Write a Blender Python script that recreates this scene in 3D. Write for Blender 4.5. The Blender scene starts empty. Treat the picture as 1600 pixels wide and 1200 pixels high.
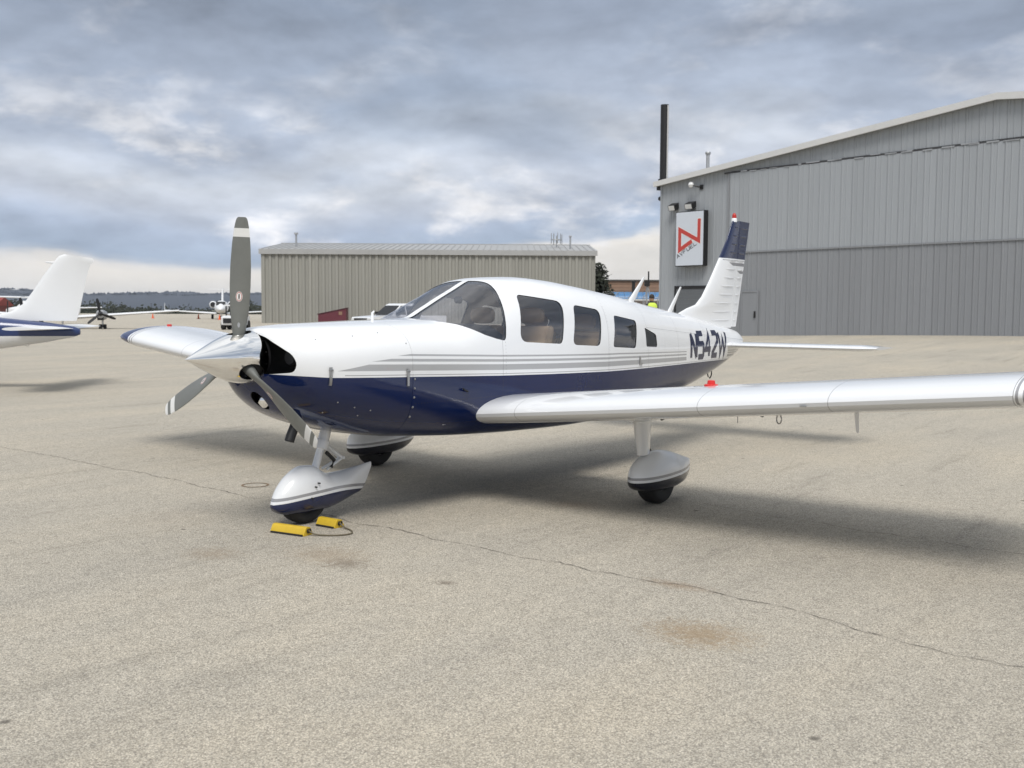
import bpy, bmesh, math, random
import numpy as np
from mathutils import Vector, Matrix
random.seed(7); rng = np.random.default_rng(7)
PI = math.pi
C = bpy.context.scene.collection
sc = bpy.context.scene

# ------------------------------------------------------------------ camera
YAW, PITCH, ROLL = 0.657514, 0.0712, 0.0058
CX, CY, CZ = -5.253, -6.034, 1.62
cam_d = bpy.data.cameras.new('camera'); cam = bpy.data.objects.new('camera', cam_d); C.objects.link(cam)
F = Vector((math.cos(YAW)*math.cos(PITCH), math.sin(YAW)*math.cos(PITCH), -math.sin(PITCH)))
R0 = Vector((math.sin(YAW), -math.cos(YAW), 0)); U0 = R0.cross(F)
R = R0*math.cos(ROLL)+U0*math.sin(ROLL); U = U0*math.cos(ROLL)-R0*math.sin(ROLL)
M = Matrix((R, U, -F)).transposed().to_4x4(); M.translation = Vector((CX, CY, CZ))
cam.matrix_world = M
cam_d.sensor_width = 36; cam_d.lens = 1633.75/1600*36
cam_d.clip_start = 0.1; cam_d.clip_end = 20000
cam_d.dof.use_dof = True; cam_d.dof.focus_distance = 8.0; cam_d.dof.aperture_fstop = 5.0
sc.camera = cam

# ------------------------------------------------------------------ sky and sun
SUN = Vector((-0.46, -0.36, 0.83)).normalized()
world = bpy.data.worlds.new('World'); sc.world = world; world.use_nodes = True
nt = world.node_tree; nt.nodes.clear()

def N(t, kind, **kw):
    n = t.nodes.new(kind)
    for k, v in kw.items():
        if k in ('operation', 'blend_type', 'data_type', 'feature', 'noise_dimensions', 'sky_type', 'distance', 'voronoi_dimensions', 'clamp', 'use_clamp', 'interpolation_type'):
            setattr(n, k, v)
        else:
            n.inputs[k.replace('_', ' ') if isinstance(k, str) else k].default_value = v
    return n

def math_(t, op, a, b=None, clamp=False):
    n = t.nodes.new('ShaderNodeMath'); n.operation = op; n.use_clamp = clamp
    for i, v in enumerate((a, b)):
        if v is None: continue
        if isinstance(v, (int, float)): n.inputs[i].default_value = v
        else: t.links.new(v, n.inputs[i])
    return n.outputs[0]

def mixc(t, fac, a, b, blend='MIX'):
    n = t.nodes.new('ShaderNodeMix'); n.data_type = 'RGBA'; n.blend_type = blend
    for i, v in ((0, fac), (6, a), (7, b)):
        if isinstance(v, (int, float)): n.inputs[i].default_value = v
        elif isinstance(v, (tuple, list)): n.inputs[i].default_value = (*v[:3], 1)
        else: t.links.new(v, n.inputs[i])
    return n.outputs[2]

def ramp(t, fac, stops, interp='LINEAR'):
    n = t.nodes.new('ShaderNodeValToRGB'); cr = n.color_ramp; cr.interpolation = interp
    while len(cr.elements) < len(stops): cr.elements.new(0.5)
    for e, (p, c) in zip(cr.elements, stops):
        e.position = p
        e.color = (c, c, c, 1) if isinstance(c, (int, float)) else (*c, 1)
    t.links.new(fac, n.inputs[0]); return n.outputs[0]

def noise(t, vec, scale, detail=4, rough=0.5, dist=0.0, dim='3D'):
    n = t.nodes.new('ShaderNodeTexNoise'); n.noise_dimensions = dim
    n.inputs['Scale'].default_value = scale; n.inputs['Detail'].default_value = detail
    n.inputs['Roughness'].default_value = rough; n.inputs['Distortion'].default_value = dist
    if vec is not None: t.links.new(vec, n.inputs['Vector'])
    return n.outputs[0]

def mapping(t, vec, scale=(1, 1, 1), loc=(0, 0, 0), rot=(0, 0, 0)):
    n = t.nodes.new('ShaderNodeMapping')
    n.inputs['Scale'].default_value = scale; n.inputs['Location'].default_value = loc; n.inputs['Rotation'].default_value = rot
    t.links.new(vec, n.inputs['Vector']); return n.outputs[0]

SKY_GAIN = 0.72
def build_sky():
    t = nt
    tc = t.nodes.new('ShaderNodeTexCoord'); v = tc.outputs['Generated']
    sep = t.nodes.new('ShaderNodeSeparateXYZ'); t.links.new(v, sep.inputs[0]); z = sep.outputs[2]
    # broken overcast in decks, the same all the way round the compass
    big = noise(t, mapping(t, v, (2.6, 2.6, 7.5), (3.1, 1.7, 0.4)), 1.0, 3, 0.5, 0.2)
    mid = noise(t, mapping(t, v, (6.0, 6.0, 15.0), (0.3, 5.2, 2.0)), 1.0, 6, 0.55, 0.15)
    fine = noise(t, mapping(t, v, (22.0, 22.0, 46.0), (8.3, 2.2, 1.0)), 1.0, 5, 0.55, 0.2)
    hold = math_(t, 'MULTIPLY', math_(t, 'SUBTRACT', z, 0.026), 14.0, True)
    warp = math_(t, 'ADD', math_(t, 'MULTIPLY', math_(t, 'SUBTRACT', big, 0.5), 0.15), math_(t, 'MULTIPLY', math_(t, 'SUBTRACT', mid, 0.5), 0.06))
    # the pale band on the horizon swells and thins round the compass
    az = math_(t, 'ARCTAN2', sep.outputs[1], sep.outputs[0])
    swell = math_(t, 'MULTIPLY', math_(t, 'ADD', math_(t, 'SINE', math_(t, 'ADD', math_(t, 'MULTIPLY', az, 7.0), -1.95)), .85), .019)
    zb = math_(t, 'MAXIMUM', math_(t, 'SUBTRACT', z, swell), math_(t, 'MULTIPLY', z, .42))
    e = math_(t, 'ADD', zb, math_(t, 'MULTIPLY', warp, hold))
    e = math_(t, 'ADD', e, math_(t, 'MULTIPLY', math_(t, 'SUBTRACT', mid, 0.5), 0.011))
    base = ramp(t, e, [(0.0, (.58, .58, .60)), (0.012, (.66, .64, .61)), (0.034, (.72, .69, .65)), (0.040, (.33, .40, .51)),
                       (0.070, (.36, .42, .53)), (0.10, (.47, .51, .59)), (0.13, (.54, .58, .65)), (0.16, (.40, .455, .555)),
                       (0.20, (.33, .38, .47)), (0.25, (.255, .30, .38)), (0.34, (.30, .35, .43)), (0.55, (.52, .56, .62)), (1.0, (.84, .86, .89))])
    # lumps: bright crowns with dull bases, at two sizes
    def lump(sx, sz, o, dz): return noise(t, mapping(t, v, (sx, sx, sz), (6.3, 0.7, o+dz)), 1.0, 6, 0.52, 0.2)
    r1 = math_(t, 'SUBTRACT', lump(4.2, 10.0, 1.4, 0.0), lump(4.2, 10.0, 1.4, 0.22))
    r2 = math_(t, 'SUBTRACT', lump(11.0, 26.0, 4.1, 0.0), lump(11.0, 26.0, 4.1, 0.20))
    rel = math_(t, 'ADD', math_(t, 'MULTIPLY', r1, 1.25), math_(t, 'MULTIPLY', r2, .42))
    relk = math_(t, 'MULTIPLY', rel, ramp(t, z, [(0.03, 0.25), (0.06, 1.0), (0.30, .9), (1.0, .5)]))
    puff = math_(t, 'MULTIPLY', ramp(t, mid, [(0.50, 0.0), (0.64, 1.0)], 'EASE'), ramp(t, fine, [(0.34, 0.3), (0.60, 1.0)]))
    low = ramp(t, z, [(0.03, 0.25), (0.06, .95), (0.14, .95), (0.19, 0.30), (0.5, .25)])
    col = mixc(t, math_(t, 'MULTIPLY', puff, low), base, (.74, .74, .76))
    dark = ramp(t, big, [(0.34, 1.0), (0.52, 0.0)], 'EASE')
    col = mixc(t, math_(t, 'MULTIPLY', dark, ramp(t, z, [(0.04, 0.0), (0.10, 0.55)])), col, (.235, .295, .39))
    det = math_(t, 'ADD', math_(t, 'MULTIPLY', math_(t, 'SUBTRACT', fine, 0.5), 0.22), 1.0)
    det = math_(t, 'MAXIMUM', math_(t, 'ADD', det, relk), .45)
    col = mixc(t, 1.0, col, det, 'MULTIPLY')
    sky = t.nodes.new('ShaderNodeTexSky'); sky.sky_type = 'NISHITA'; sky.sun_disc = False
    sky.sun_elevation = math.asin(SUN.z); sky.sun_rotation = math.atan2(SUN.x, SUN.y)
    skyc = mixc(t, 1.0, sky.outputs[0], (.1, .1, .1), 'MULTIPLY')
    g = 10*SKY_GAIN
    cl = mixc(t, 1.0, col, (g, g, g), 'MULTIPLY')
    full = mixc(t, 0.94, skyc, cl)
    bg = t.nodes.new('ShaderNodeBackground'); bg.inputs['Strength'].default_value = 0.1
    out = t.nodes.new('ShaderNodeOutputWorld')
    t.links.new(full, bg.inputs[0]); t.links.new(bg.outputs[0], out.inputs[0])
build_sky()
sun_d = bpy.data.lights.new('sun', 'SUN'); sun_d.energy = 1.5; sun_d.angle = math.radians(24); sun_d.color = (1.0, .965, .91)
sun = bpy.data.objects.new('sun', sun_d); C.objects.link(sun)
sun.rotation_euler = SUN.to_track_quat('Z', 'Y').to_euler(); sun.location = (0, 0, 60)

vs = sc.view_settings; vs.view_transform = 'Standard'; vs.look = 'None'; vs.exposure = 0.86; vs.gamma = 1.0; vs.use_curve_mapping = False
sc.cycles.max_bounces = 8; sc.cycles.transparent_max_bounces = 16; sc.cycles.caustics_reflective = False; sc.cycles.caustics_refractive = False

# ------------------------------------------------------------------ helpers
def mat(name, col=(.5, .5, .5), rough=.5, metal=0., spec=None, coat=0., emit=None):
    m = bpy.data.materials.new(name); m.use_nodes = True
    b = m.node_tree.nodes['Principled BSDF']
    b.inputs['Base Color'].default_value = (*col, 1); b.inputs['Roughness'].default_value = rough
    b.inputs['Metallic'].default_value = metal
    if spec is not None: b.inputs['Specular IOR Level'].default_value = spec
    if coat: b.inputs['Coat Weight'].default_value = coat; b.inputs['Coat Roughness'].default_value = .04
    return m, m.node_tree, b

def objco(t):
    tc = t.nodes.new('ShaderNodeTexCoord'); return tc.outputs['Object']

def grime(name, col, rough=.5, metal=0., var=.12, scale=3.0, coat=0., bump=0., bscale=30., rnd=0., stretch=(1, 1, 1)):
    """a plain surface with soft uneven wear"""
    m, t, b = mat(name, col, rough, metal, coat=coat)
    co = mapping(t, objco(t), stretch)
    n1 = noise(t, co, scale, 6, .6); n2 = noise(t, co, scale*7, 4, .6)
    f = math_(t, 'ADD', math_(t, 'MULTIPLY', n1, .7), math_(t, 'MULTIPLY', n2, .3))
    k = math_(t, 'ADD', math_(t, 'MULTIPLY', math_(t, 'SUBTRACT', f, .5), var*2.4), 1.0)
    if rnd:
        oi = t.nodes.new('ShaderNodeObjectInfo')
        k = math_(t, 'MULTIPLY', k, math_(t, 'ADD', math_(t, 'MULTIPLY', math_(t, 'SUBTRACT', oi.outputs['Random'], .5), rnd), 1.0))
    t.links.new(mixc(t, 1.0, col, k, 'MULTIPLY'), b.inputs['Base Color'])
    t.links.new(math_(t, 'ADD', math_(t, 'MULTIPLY', math_(t, 'SUBTRACT', n1, .5), .2), rough, True), b.inputs['Roughness'])
    if bump:
        bp = t.nodes.new('ShaderNodeBump'); bp.inputs['Strength'].default_value = bump; bp.inputs['Distance'].default_value = .01
        t.links.new(noise(t, co, bscale, 4, .6), bp.inputs['Height']); t.links.new(bp.outputs[0], b.inputs['Normal'])
    return m

def link(o, parent=None):
    C.objects.link(o)
    if parent is not None: o.parent = parent
    return o

def mesh(name, verts, faces, m=None, parent=None, smooth=False, angle=None, mats=None, idx=None):
    me = bpy.data.meshes.new(name); me.from_pydata([tuple(v) for v in verts], [], [tuple(f) for f in faces])
    for x in (mats or ([m] if m else [])): me.materials.append(x)
    if idx is not None: me.polygons.foreach_set('material_index', np.array(idx, dtype=np.int32))
    bm = bmesh.new(); bm.from_mesh(me); bmesh.ops.recalc_face_normals(bm, faces=bm.faces); bm.to_mesh(me); bm.free()
    if smooth:
        me.polygons.foreach_set('use_smooth', [True]*len(me.polygons))
        if angle: me.set_sharp_from_angle(angle=math.radians(angle))
    me.update()
    return link(bpy.data.objects.new(name, me), parent)

def tag(o, label=None, cat=None, group=None, kind=None):
    if label: o['label'] = label
    if cat: o['category'] = cat
    if group: o['group'] = group
    if kind: o['kind'] = kind
    return o

def empty(name, loc=(0, 0, 0), rz=0., label=None, cat=None, group=None):
    o = bpy.data.objects.new(name, None); o.empty_display_size = .2; C.objects.link(o)
    o.location = loc; o.rotation_euler = (0, 0, rz)
    return tag(o, label, cat, group)

class MB:
    """collects simple solids into one mesh"""
    def __init__(s): s.v = []; s.f = []; s.mi = []
    def add(s, v, f, mi=0):
        k = len(s.v); s.v += [tuple(p) for p in v]; s.f += [tuple(i+k for i in q) for q in f]; s.mi += [mi]*len(f); return s
    def box(s, a, b, mi=0):
        (x0, y0, z0), (x1, y1, z1) = a, b
        v = [(x0, y0, z0), (x1, y0, z0), (x1, y1, z0), (x0, y1, z0), (x0, y0, z1), (x1, y0, z1), (x1, y1, z1), (x0, y1, z1)]
        return s.add(v, [(0, 3, 2, 1), (4, 5, 6, 7), (0, 1, 5, 4), (1, 2, 6, 5), (2, 3, 7, 6), (3, 0, 4, 7)], mi)
    def tube(s, pts, r, n=10, mi=0, cap=True):
        pts = [Vector(p) for p in pts]; rs = r if isinstance(r, (list, tuple)) else [r]*len(pts)
        v = []; f = []; ref = None
        for i, p in enumerate(pts):
            d = (pts[min(i+1, len(pts)-1)]-pts[max(i-1, 0)]).normalized()
            if ref is None: ref = Vector((0, 0, 1)) if abs(d.z) < .9 else Vector((1, 0, 0))
            a = d.cross(ref).normalized(); b = d.cross(a); ref = -b if False else ref
            for k in range(n):
                t = 2*PI*k/n; v.append(p+(a*math.cos(t)+b*math.sin(t))*rs[i])
        for i in range(len(pts)-1):
            for k in range(n): f.append((i*n+k, i*n+(k+1) % n, (i+1)*n+(k+1) % n, (i+1)*n+k))
        if cap: f += [tuple(range(n))[::-1], tuple(range((len(pts)-1)*n, len(pts)*n))]
        return s.add(v, f, mi)
    def prism(s, outline, axis, a, b, mi=0):
        """outline in the two other axes, extruded along axis from a to b"""
        n = len(outline); v = []
        for h in (a, b):
            for p in outline:
                q = list(p); q.insert(axis, h); v.append(q)
        f = [tuple(range(n))[::-1], tuple(range(n, 2*n))]+[(i, (i+1) % n, n+(i+1) % n, n+i) for i in range(n)]
        return s.add(v, f, mi)
    def loft(s, rings, cap=True, mi=0):
        n = len(rings[0]); v = [p for r in rings for p in r]; f = []
        for i in range(len(rings)-1):
            for k in range(n): f.append((i*n+k, i*n+(k+1) % n, (i+1)*n+(k+1) % n, (i+1)*n+k))
        if cap: f += [tuple(range(n))[::-1], tuple(range((len(rings)-1)*n, len(rings)*n))]
        return s.add(v, f, mi)
    def build(s, name, m, parent=None, smooth=False, angle=40):
        return mesh(name, s.v, s.f, None, parent, smooth, angle, m if isinstance(m, list) else [m], s.mi)

def pchip(xs, ys, x):
    xs = np.asarray(xs, float); ys = np.asarray(ys, float); h = np.diff(xs); d = np.diff(ys)/h; m = np.zeros_like(xs)
    m[0], m[-1] = d[0], d[-1]
    for i in range(1, len(xs)-1):
        if d[i-1]*d[i] > 0:
            w1, w2 = 2*h[i]+h[i-1], h[i]+2*h[i-1]; m[i] = (w1+w2)/(w1/d[i-1]+w2/d[i])
    x = np.asarray(x, float); k = np.clip(np.searchsorted(xs, x)-1, 0, len(xs)-2); t = (x-xs[k])/h[k]
    return ((2*t**3-3*t**2+1)*ys[k]+(t**3-2*t**2+t)*h[k]*m[k]+(-2*t**3+3*t**2)*ys[k+1]+(t**3-t**2)*h[k]*m[k+1])

def lathe(profile, n=24, axis='x', centre=(0, 0, 0)):
    """profile: list of (a, r) along axis -> rings"""
    rings = []
    for a, r in profile:
        ring = []
        for k in range(n):
            t = 2*PI*k/n; c, s_ = r*math.cos(t), r*math.sin(t)
            p = (a, c, s_) if axis == 'x' else ((c, a, s_) if axis == 'y' else (c, s_, a))
            ring.append((p[0]+centre[0], p[1]+centre[1], p[2]+centre[2]))
        rings.append(ring)
    return rings

def rings_super(st, n=24):
    """stations (x, y, zc, half width, up, down, exponent)"""
    out = []
    for x, y, zc, w, hu, hd, e in st:
        r = []
        for k in range(n):
            t = 2*PI*k/n; c, s_ = math.cos(t), math.sin(t)
            yy = math.copysign(abs(c)**(2/e), c)*w; zz = math.copysign(abs(s_)**(2/e), s_)*(hu if s_ > 0 else hd)
            r.append((x, y+yy, zc+zz))
        out.append(r)
    return out

def airfoil(chord, t, n=18, camber=.02):
    xs = [(1-math.cos(PI*i/n))/2 for i in range(n+1)]
    def yt(x): return 5*t*(.2969*math.sqrt(x)-.126*x-.3516*x*x+.2843*x**3-.1036*x**4)
    def yc(x): return camber*4*x*(1-x)
    up = [(x*chord, (yc(x)+yt(x))*chord) for x in xs][::-1]
    lo = [(x*chord, (yc(x)-yt(x))*chord) for x in xs][1:-1]
    return up+lo

def boolean(o, cutter, op='DIFFERENCE'):
    md = o.modifiers.new('b', 'BOOLEAN'); md.operation = op; md.object = cutter; md.solver = 'EXACT'
    bpy.context.view_layer.update()
    dg = bpy.context.evaluated_depsgraph_get()
    me = bpy.data.meshes.new_from_object(o.evaluated_get(dg)); o.modifiers.clear(); old = o.data; o.data = me
    bpy.data.meshes.remove(old); return o

def drop(o):
    me = o.data; bpy.data.objects.remove(o); bpy.data.meshes.remove(me)

def finish(o, angle=35):
    me = o.data; me.polygons.foreach_set('use_smooth', [True]*len(me.polygons)); me.set_sharp_from_angle(angle=math.radians(angle)); me.update()

def site(l, d, z=0.):
    """ground frame set by the camera: l metres to its right, d metres ahead"""
    fx, fy = math.cos(YAW), math.sin(YAW)
    return Vector((CX+fx*d+fy*l, CY+fy*d-fx*l, z))
SITE_RZ = YAW-PI/2      # local +x = across to the right, +y = away

def sstep(a, b, x):
    t = min(1, max(0, (x-a)/(b-a))); return t*t*(3-2*t)
def ground_h(l, d): return .62*sstep(2, 24, l)*sstep(18, 42, d)

# ------------------------------------------------------------------ materials
def asphalt_material():
    m, t, b = mat('aged_asphalt', rough=.85, spec=.25)
    co = objco(t)
    vo = N(t, 'ShaderNodeTexVoronoi', Scale=150.0); t.links.new(mapping(t, co, (1, 1, .01)), vo.inputs['Vector'])
    sepc = t.nodes.new('ShaderNodeSeparateColor'); t.links.new(vo.outputs['Color'], sepc.inputs[0])
    stone = ramp(t, sepc.outputs[0], [(0, (.115, .105, .090)), (.22, (.27, .245, .205)), (.55, (.42, .39, .335)), (.85, (.52, .49, .43)), (1, (.66, .63, .57))])
    edge = ramp(t, vo.outputs['Distance'], [(.35, 1.0), (.75, .45)])
    stone = mixc(t, 1.0, stone, edge, 'MULTIPLY'); stone = mixc(t, 1.0, stone, (1.60, 1.53, 1.40), 'MULTIPLY')
    n0 = noise(t, co, 260, 3, .65); stone = mixc(t, .50, stone, ramp(t, n0, [(.3, (.27, .25, .215)), (.7, (.47, .44, .385))]))
    med = noise(t, co, 9, 6, .65)
    stone = mixc(t, 1.0, stone, ramp(t, med, [(.25, .88), (.5, 1.02), (.75, 1.10)]), 'MULTIPLY')
    big = noise(t, mapping(t, co, (.22, .5, .5), (2, 5, 0)), 1.0, 6, .6)
    stone = mixc(t, 1.0, stone, ramp(t, big, [(.25, (.86, .87, .89)), (.5, (1.0, 1.0, 1.0)), (.75, (1.13, 1.10, 1.05))]), 'MULTIPLY')
    # long faint streaks left by paving and washing
    st = noise(t, mapping(t, co, (.35, 3.0, 1), (0, 0, 0), (0, 0, -.9)), 1.0, 5, .65)
    stone = mixc(t, 1.0, stone, ramp(t, st, [(.28, .80), (.42, 1.0), (.7, 1.05)]), 'MULTIPLY')
    # dark flecks where binder shows between the stones
    fl = ramp(t, noise(t, co, 62, 3, .55), [(.30, 1.0), (.40, 0.0)])
    stone = mixc(t, math_(t, 'MULTIPLY', fl, .50), stone, (.17, .155, .13))
    fl2 = ramp(t, noise(t, mapping(t, co, (1.0, 1.0, 1.0), (4, 9, 0)), 17, 4, .6), [(.27, 1.0), (.335, 0.0)])
    stone = mixc(t, math_(t, 'MULTIPLY', fl2, .60), stone, (.14, .125, .105))
    wt = ramp(t, noise(t, mapping(t, co, (1, 1, 1), (7, 2, 0)), 80, 2, .5), [(.62, 0.0), (.72, 1.0)])
    stone = mixc(t, math_(t, 'MULTIPLY', wt, .35), stone, (.70, .67, .60))
    # small pits and tar spots
    vp = N(t, 'ShaderNodeTexVoronoi', Scale=2.4); t.links.new(mixc(t, .12, co, N(t, 'ShaderNodeTexNoise', Scale=8.0).outputs['Color']), vp.inputs['Vector'])
    pit = ramp(t, vp.outputs['Distance'], [(.035, 1.0), (.06, 0.0)])
    pn = ramp(t, noise(t, co, .8, 3), [(.42, 0), (.54, 1)])
    stone = mixc(t, math_(t, 'MULTIPLY', math_(t, 'MULTIPLY', pit, pn), .75), stone, (.10, .09, .075))
    # rust and oil stains (x, y, rx, ry, colour, strength)
    for x, y, rx, ry, c, s_ in [(-.60, -3.63, .26, .34, (.28, .185, .09), .75), (-.71, -1.20, .16, .22, (.17, .14, .11), .75), (-.62, -.92, .30, .40, (.28, .20, .12), .45),
                                (-1.07, -.31, .22, .26, (.26, .19, .12), .5), (.16, -3.1, .10, .28, (.24, .15, .08), .55), (-.66, -2.0, .07, .07, (.14, .11, .08), .8),
                                (1.9, -1.2, .2, .3, (.3, .2, .13), .35), (-.5, .95, .5, .4, (.26, .22, .18), .25)]:
        mp = mapping(t, co, (1/rx, 1/ry, 0), (-x/rx, -y/ry, 0))
        ln = t.nodes.new('ShaderNodeVectorMath'); ln.operation = 'LENGTH'; t.links.new(mp, ln.inputs[0])
        dd = math_(t, 'ADD', ln.outputs['Value'], math_(t, 'MULTIPLY', math_(t, 'SUBTRACT', noise(t, co, 22, 8, .8), .5), 3.2))
        stone = mixc(t, math_(t, 'MULTIPLY', ramp(t, dd, [(.15, 1), (1.0, 0)]), s_*.8), stone, c)
    t.links.new(stone, b.inputs['Base Color'])
    bp = t.nodes.new('ShaderNodeBump'); bp.inputs['Strength'].default_value = .7; bp.inputs['Distance'].default_value = .006
    h = math_(t, 'ADD', math_(t, 'MULTIPLY', vo.outputs['Distance'], -1.0), math_(t, 'MULTIPLY', n0, .8))
    t.links.new(h, bp.inputs['Height']); t.links.new(bp.outputs[0], b.inputs['Normal'])
    return m

M_asphalt = asphalt_material()
M_crack = grime('crack_shadow', (.085, .075, .062), .95, var=.4, scale=6)
M_grass = grime('dry_grass', (.115, .115, .06), .95, var=.4, scale=.05)
M_forest = grime('far_forest', (.036, .047, .068), .95, var=.5, scale=.012)
M_wood_leaf = grime('dark_leaves', (.022, .027, .016), .85, var=.5, scale=.2)
M_white = grime('white_paint', (.80, .81, .82), .22, var=.02, scale=2, coat=.5)
M_white2 = grime('white_paint_dull', (.72, .73, .74), .4, var=.05, scale=2)
M_blue = grime('navy_paint', (.005, .011, .05), .14, var=.05, scale=2)
M_grey = grime('grey_blade_paint', (.125, .13, .122), .45, var=.10, scale=9)
M_decal_w, _, _ = mat('decal_white', (.75, .74, .72), .45)
M_decal_r, _, _ = mat('decal_red', (.42, .08, .07), .45)
M_decal_k, _, _ = mat('decal_dark', (.03, .02, .02), .45)
M_chrome = grime('polished_metal', (.90, .89, .87), .035, 1.0, var=.02, scale=5)
M_steel = grime('dull_steel', (.42, .42, .42), .38, .9, var=.15, scale=20)
M_alu = grime('cast_aluminium', (.55, .55, .54), .45, .8, var=.15, scale=20)
M_dark = grime('black_paint', (.012, .012, .013), .5, var=.2)
M_rubber = grime('tyre_rubber', (.016, .016, .016), .75, var=.3, scale=20)
M_seal = grime('window_seal', (.012, .012, .012), .6)
M_lining = grime('cabin_lining', (.62, .59, .54), .8, var=.1)
M_tan = grime('tan_leather', (.34, .25, .15), .55, var=.15, scale=8)
M_black_leather = grime('black_leather', (.02, .02, .022), .45, var=.2, scale=8)
M_red = grime('red_plastic', (.62, .03, .025), .35, var=.05)
M_yellow = grime('yellow_paint', (.62, .42, .03), .5, var=.18, scale=14)
M_rope = grime('rope_fibre', (.14, .12, .08), .9, var=.3, scale=90)
M_orange = grime('cone_orange', (.75, .12, .03), .5)
M_maroon = grime('maroon_paint', (.115, .022, .035), .55, var=.2, scale=2)
M_brick = grime('brown_wall', (.27, .17, .115), .85, var=.25, scale=1.2)
M_bluewall = grime('blue_cladding', (.06, .20, .42), .6, var=.15, scale=2)
M_vest = grime('hi_vis_fabric', (.62, .78, .10), .8, var=.1)
M_skin = grime('skin', (.42, .26, .19), .6)
M_cloth = grime('dark_cloth', (.03, .033, .04), .9)
M_hair = grime('hair', (.03, .022, .016), .8)
M_galv = grime('galvanised_steel', (.42, .43, .44), .5, .6, var=.2, scale=3)
M_roof = grime('grey_roof_sheet', (.36, .36, .355), .5, var=.12, scale=.6)
M_trim = grime('pale_trim', (.62, .62, .61), .5, var=.06, scale=1)
M_tanpanel = grime('khaki_siding', (.29, .285, .255), .5, var=.10, scale=.5, rnd=.10, stretch=(1, 1, .15))
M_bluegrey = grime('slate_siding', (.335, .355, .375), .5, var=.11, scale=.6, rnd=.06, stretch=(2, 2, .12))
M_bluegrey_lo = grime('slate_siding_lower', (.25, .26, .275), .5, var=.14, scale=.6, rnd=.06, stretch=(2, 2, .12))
M_signface = grime('sign_face', (.60, .64, .70), .3, var=.03)
M_signred, _, _ = mat('sign_red', (.50, .055, .045), .4)
M_lens = grime('lamp_glass', (.75, .76, .76), .15)
M_bark = grime('bark', (.06, .05, .04), .9, var=.3)

def glass_material(name, tint, ior=1.5):
    m = bpy.data.materials.new(name); m.use_nodes = True; t = m.node_tree; t.nodes.clear()
    tr = t.nodes.new('ShaderNodeBsdfTransparent'); tr.inputs[0].default_value = (*tint, 1)
    gl = t.nodes.new('ShaderNodeBsdfGlossy'); gl.inputs['Roughness'].default_value = .015; gl.inputs[0].default_value = (.95, .96, 1, 1)
    fr = t.nodes.new('ShaderNodeFresnel'); fr.inputs[0].default_value = ior
    bp = t.nodes.new('ShaderNodeBump'); bp.inputs['Strength'].default_value = .12; bp.inputs['Distance'].default_value = .02
    t.links.new(noise(t, objco(t), 5, 3, .5), bp.inputs['Height']); t.links.new(bp.outputs[0], gl.inputs['Normal'])
    mx = t.nodes.new('ShaderNodeMixShader'); out = t.nodes.new('ShaderNodeOutputMaterial')
    ge = t.nodes.new('ShaderNodeNewGeometry'); t.links.new(math_(t, 'MULTIPLY', fr.outputs[0], math_(t, 'SUBTRACT', 1.0, ge.outputs['Backfacing'])), mx.inputs[0]); t.links.new(tr.outputs[0], mx.inputs[1]); t.links.new(gl.outputs[0], mx.inputs[2])
    t.links.new(mx.outputs[0], out.inputs[0]); return m
M_glass = glass_material('perspex', (.93, .93, .945), 2.0)
M_smoke = glass_material('smoked_perspex', (.90, .90, .91), 1.9)
M_carglass = glass_material('car_glass', (.35, .38, .40))

def float_curve(t, val, pts):
    n = t.nodes.new('ShaderNodeFloatCurve'); c = n.mapping.curves[0]
    while len(c.points) < len(pts): c.points.new(.5, .5)
    for p, (x, y) in zip(c.points, pts): p.location = (x, y); p.handle_type = 'VECTOR'
    n.mapping.update(); t.links.new(val, n.inputs['Value']); return n.outputs[0]

Z0 = [(-.6, 1.165), (-.2, 1.13), (.53, 1.107), (1.6, 1.068), (2.35, 1.048), (3.25, 1.03), (4.9, 1.022), (5.9, 1.02), (6.6, 1.015), (7.5, 1.012)]
def waist(x): return float(np.interp(x, [p[0] for p in Z0], [p[1] for p in Z0]))

def and_(t, *a):
    o = a[0]
    for b in a[1:]: o = math_(t, 'MULTIPLY', o, b)
    return o

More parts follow.
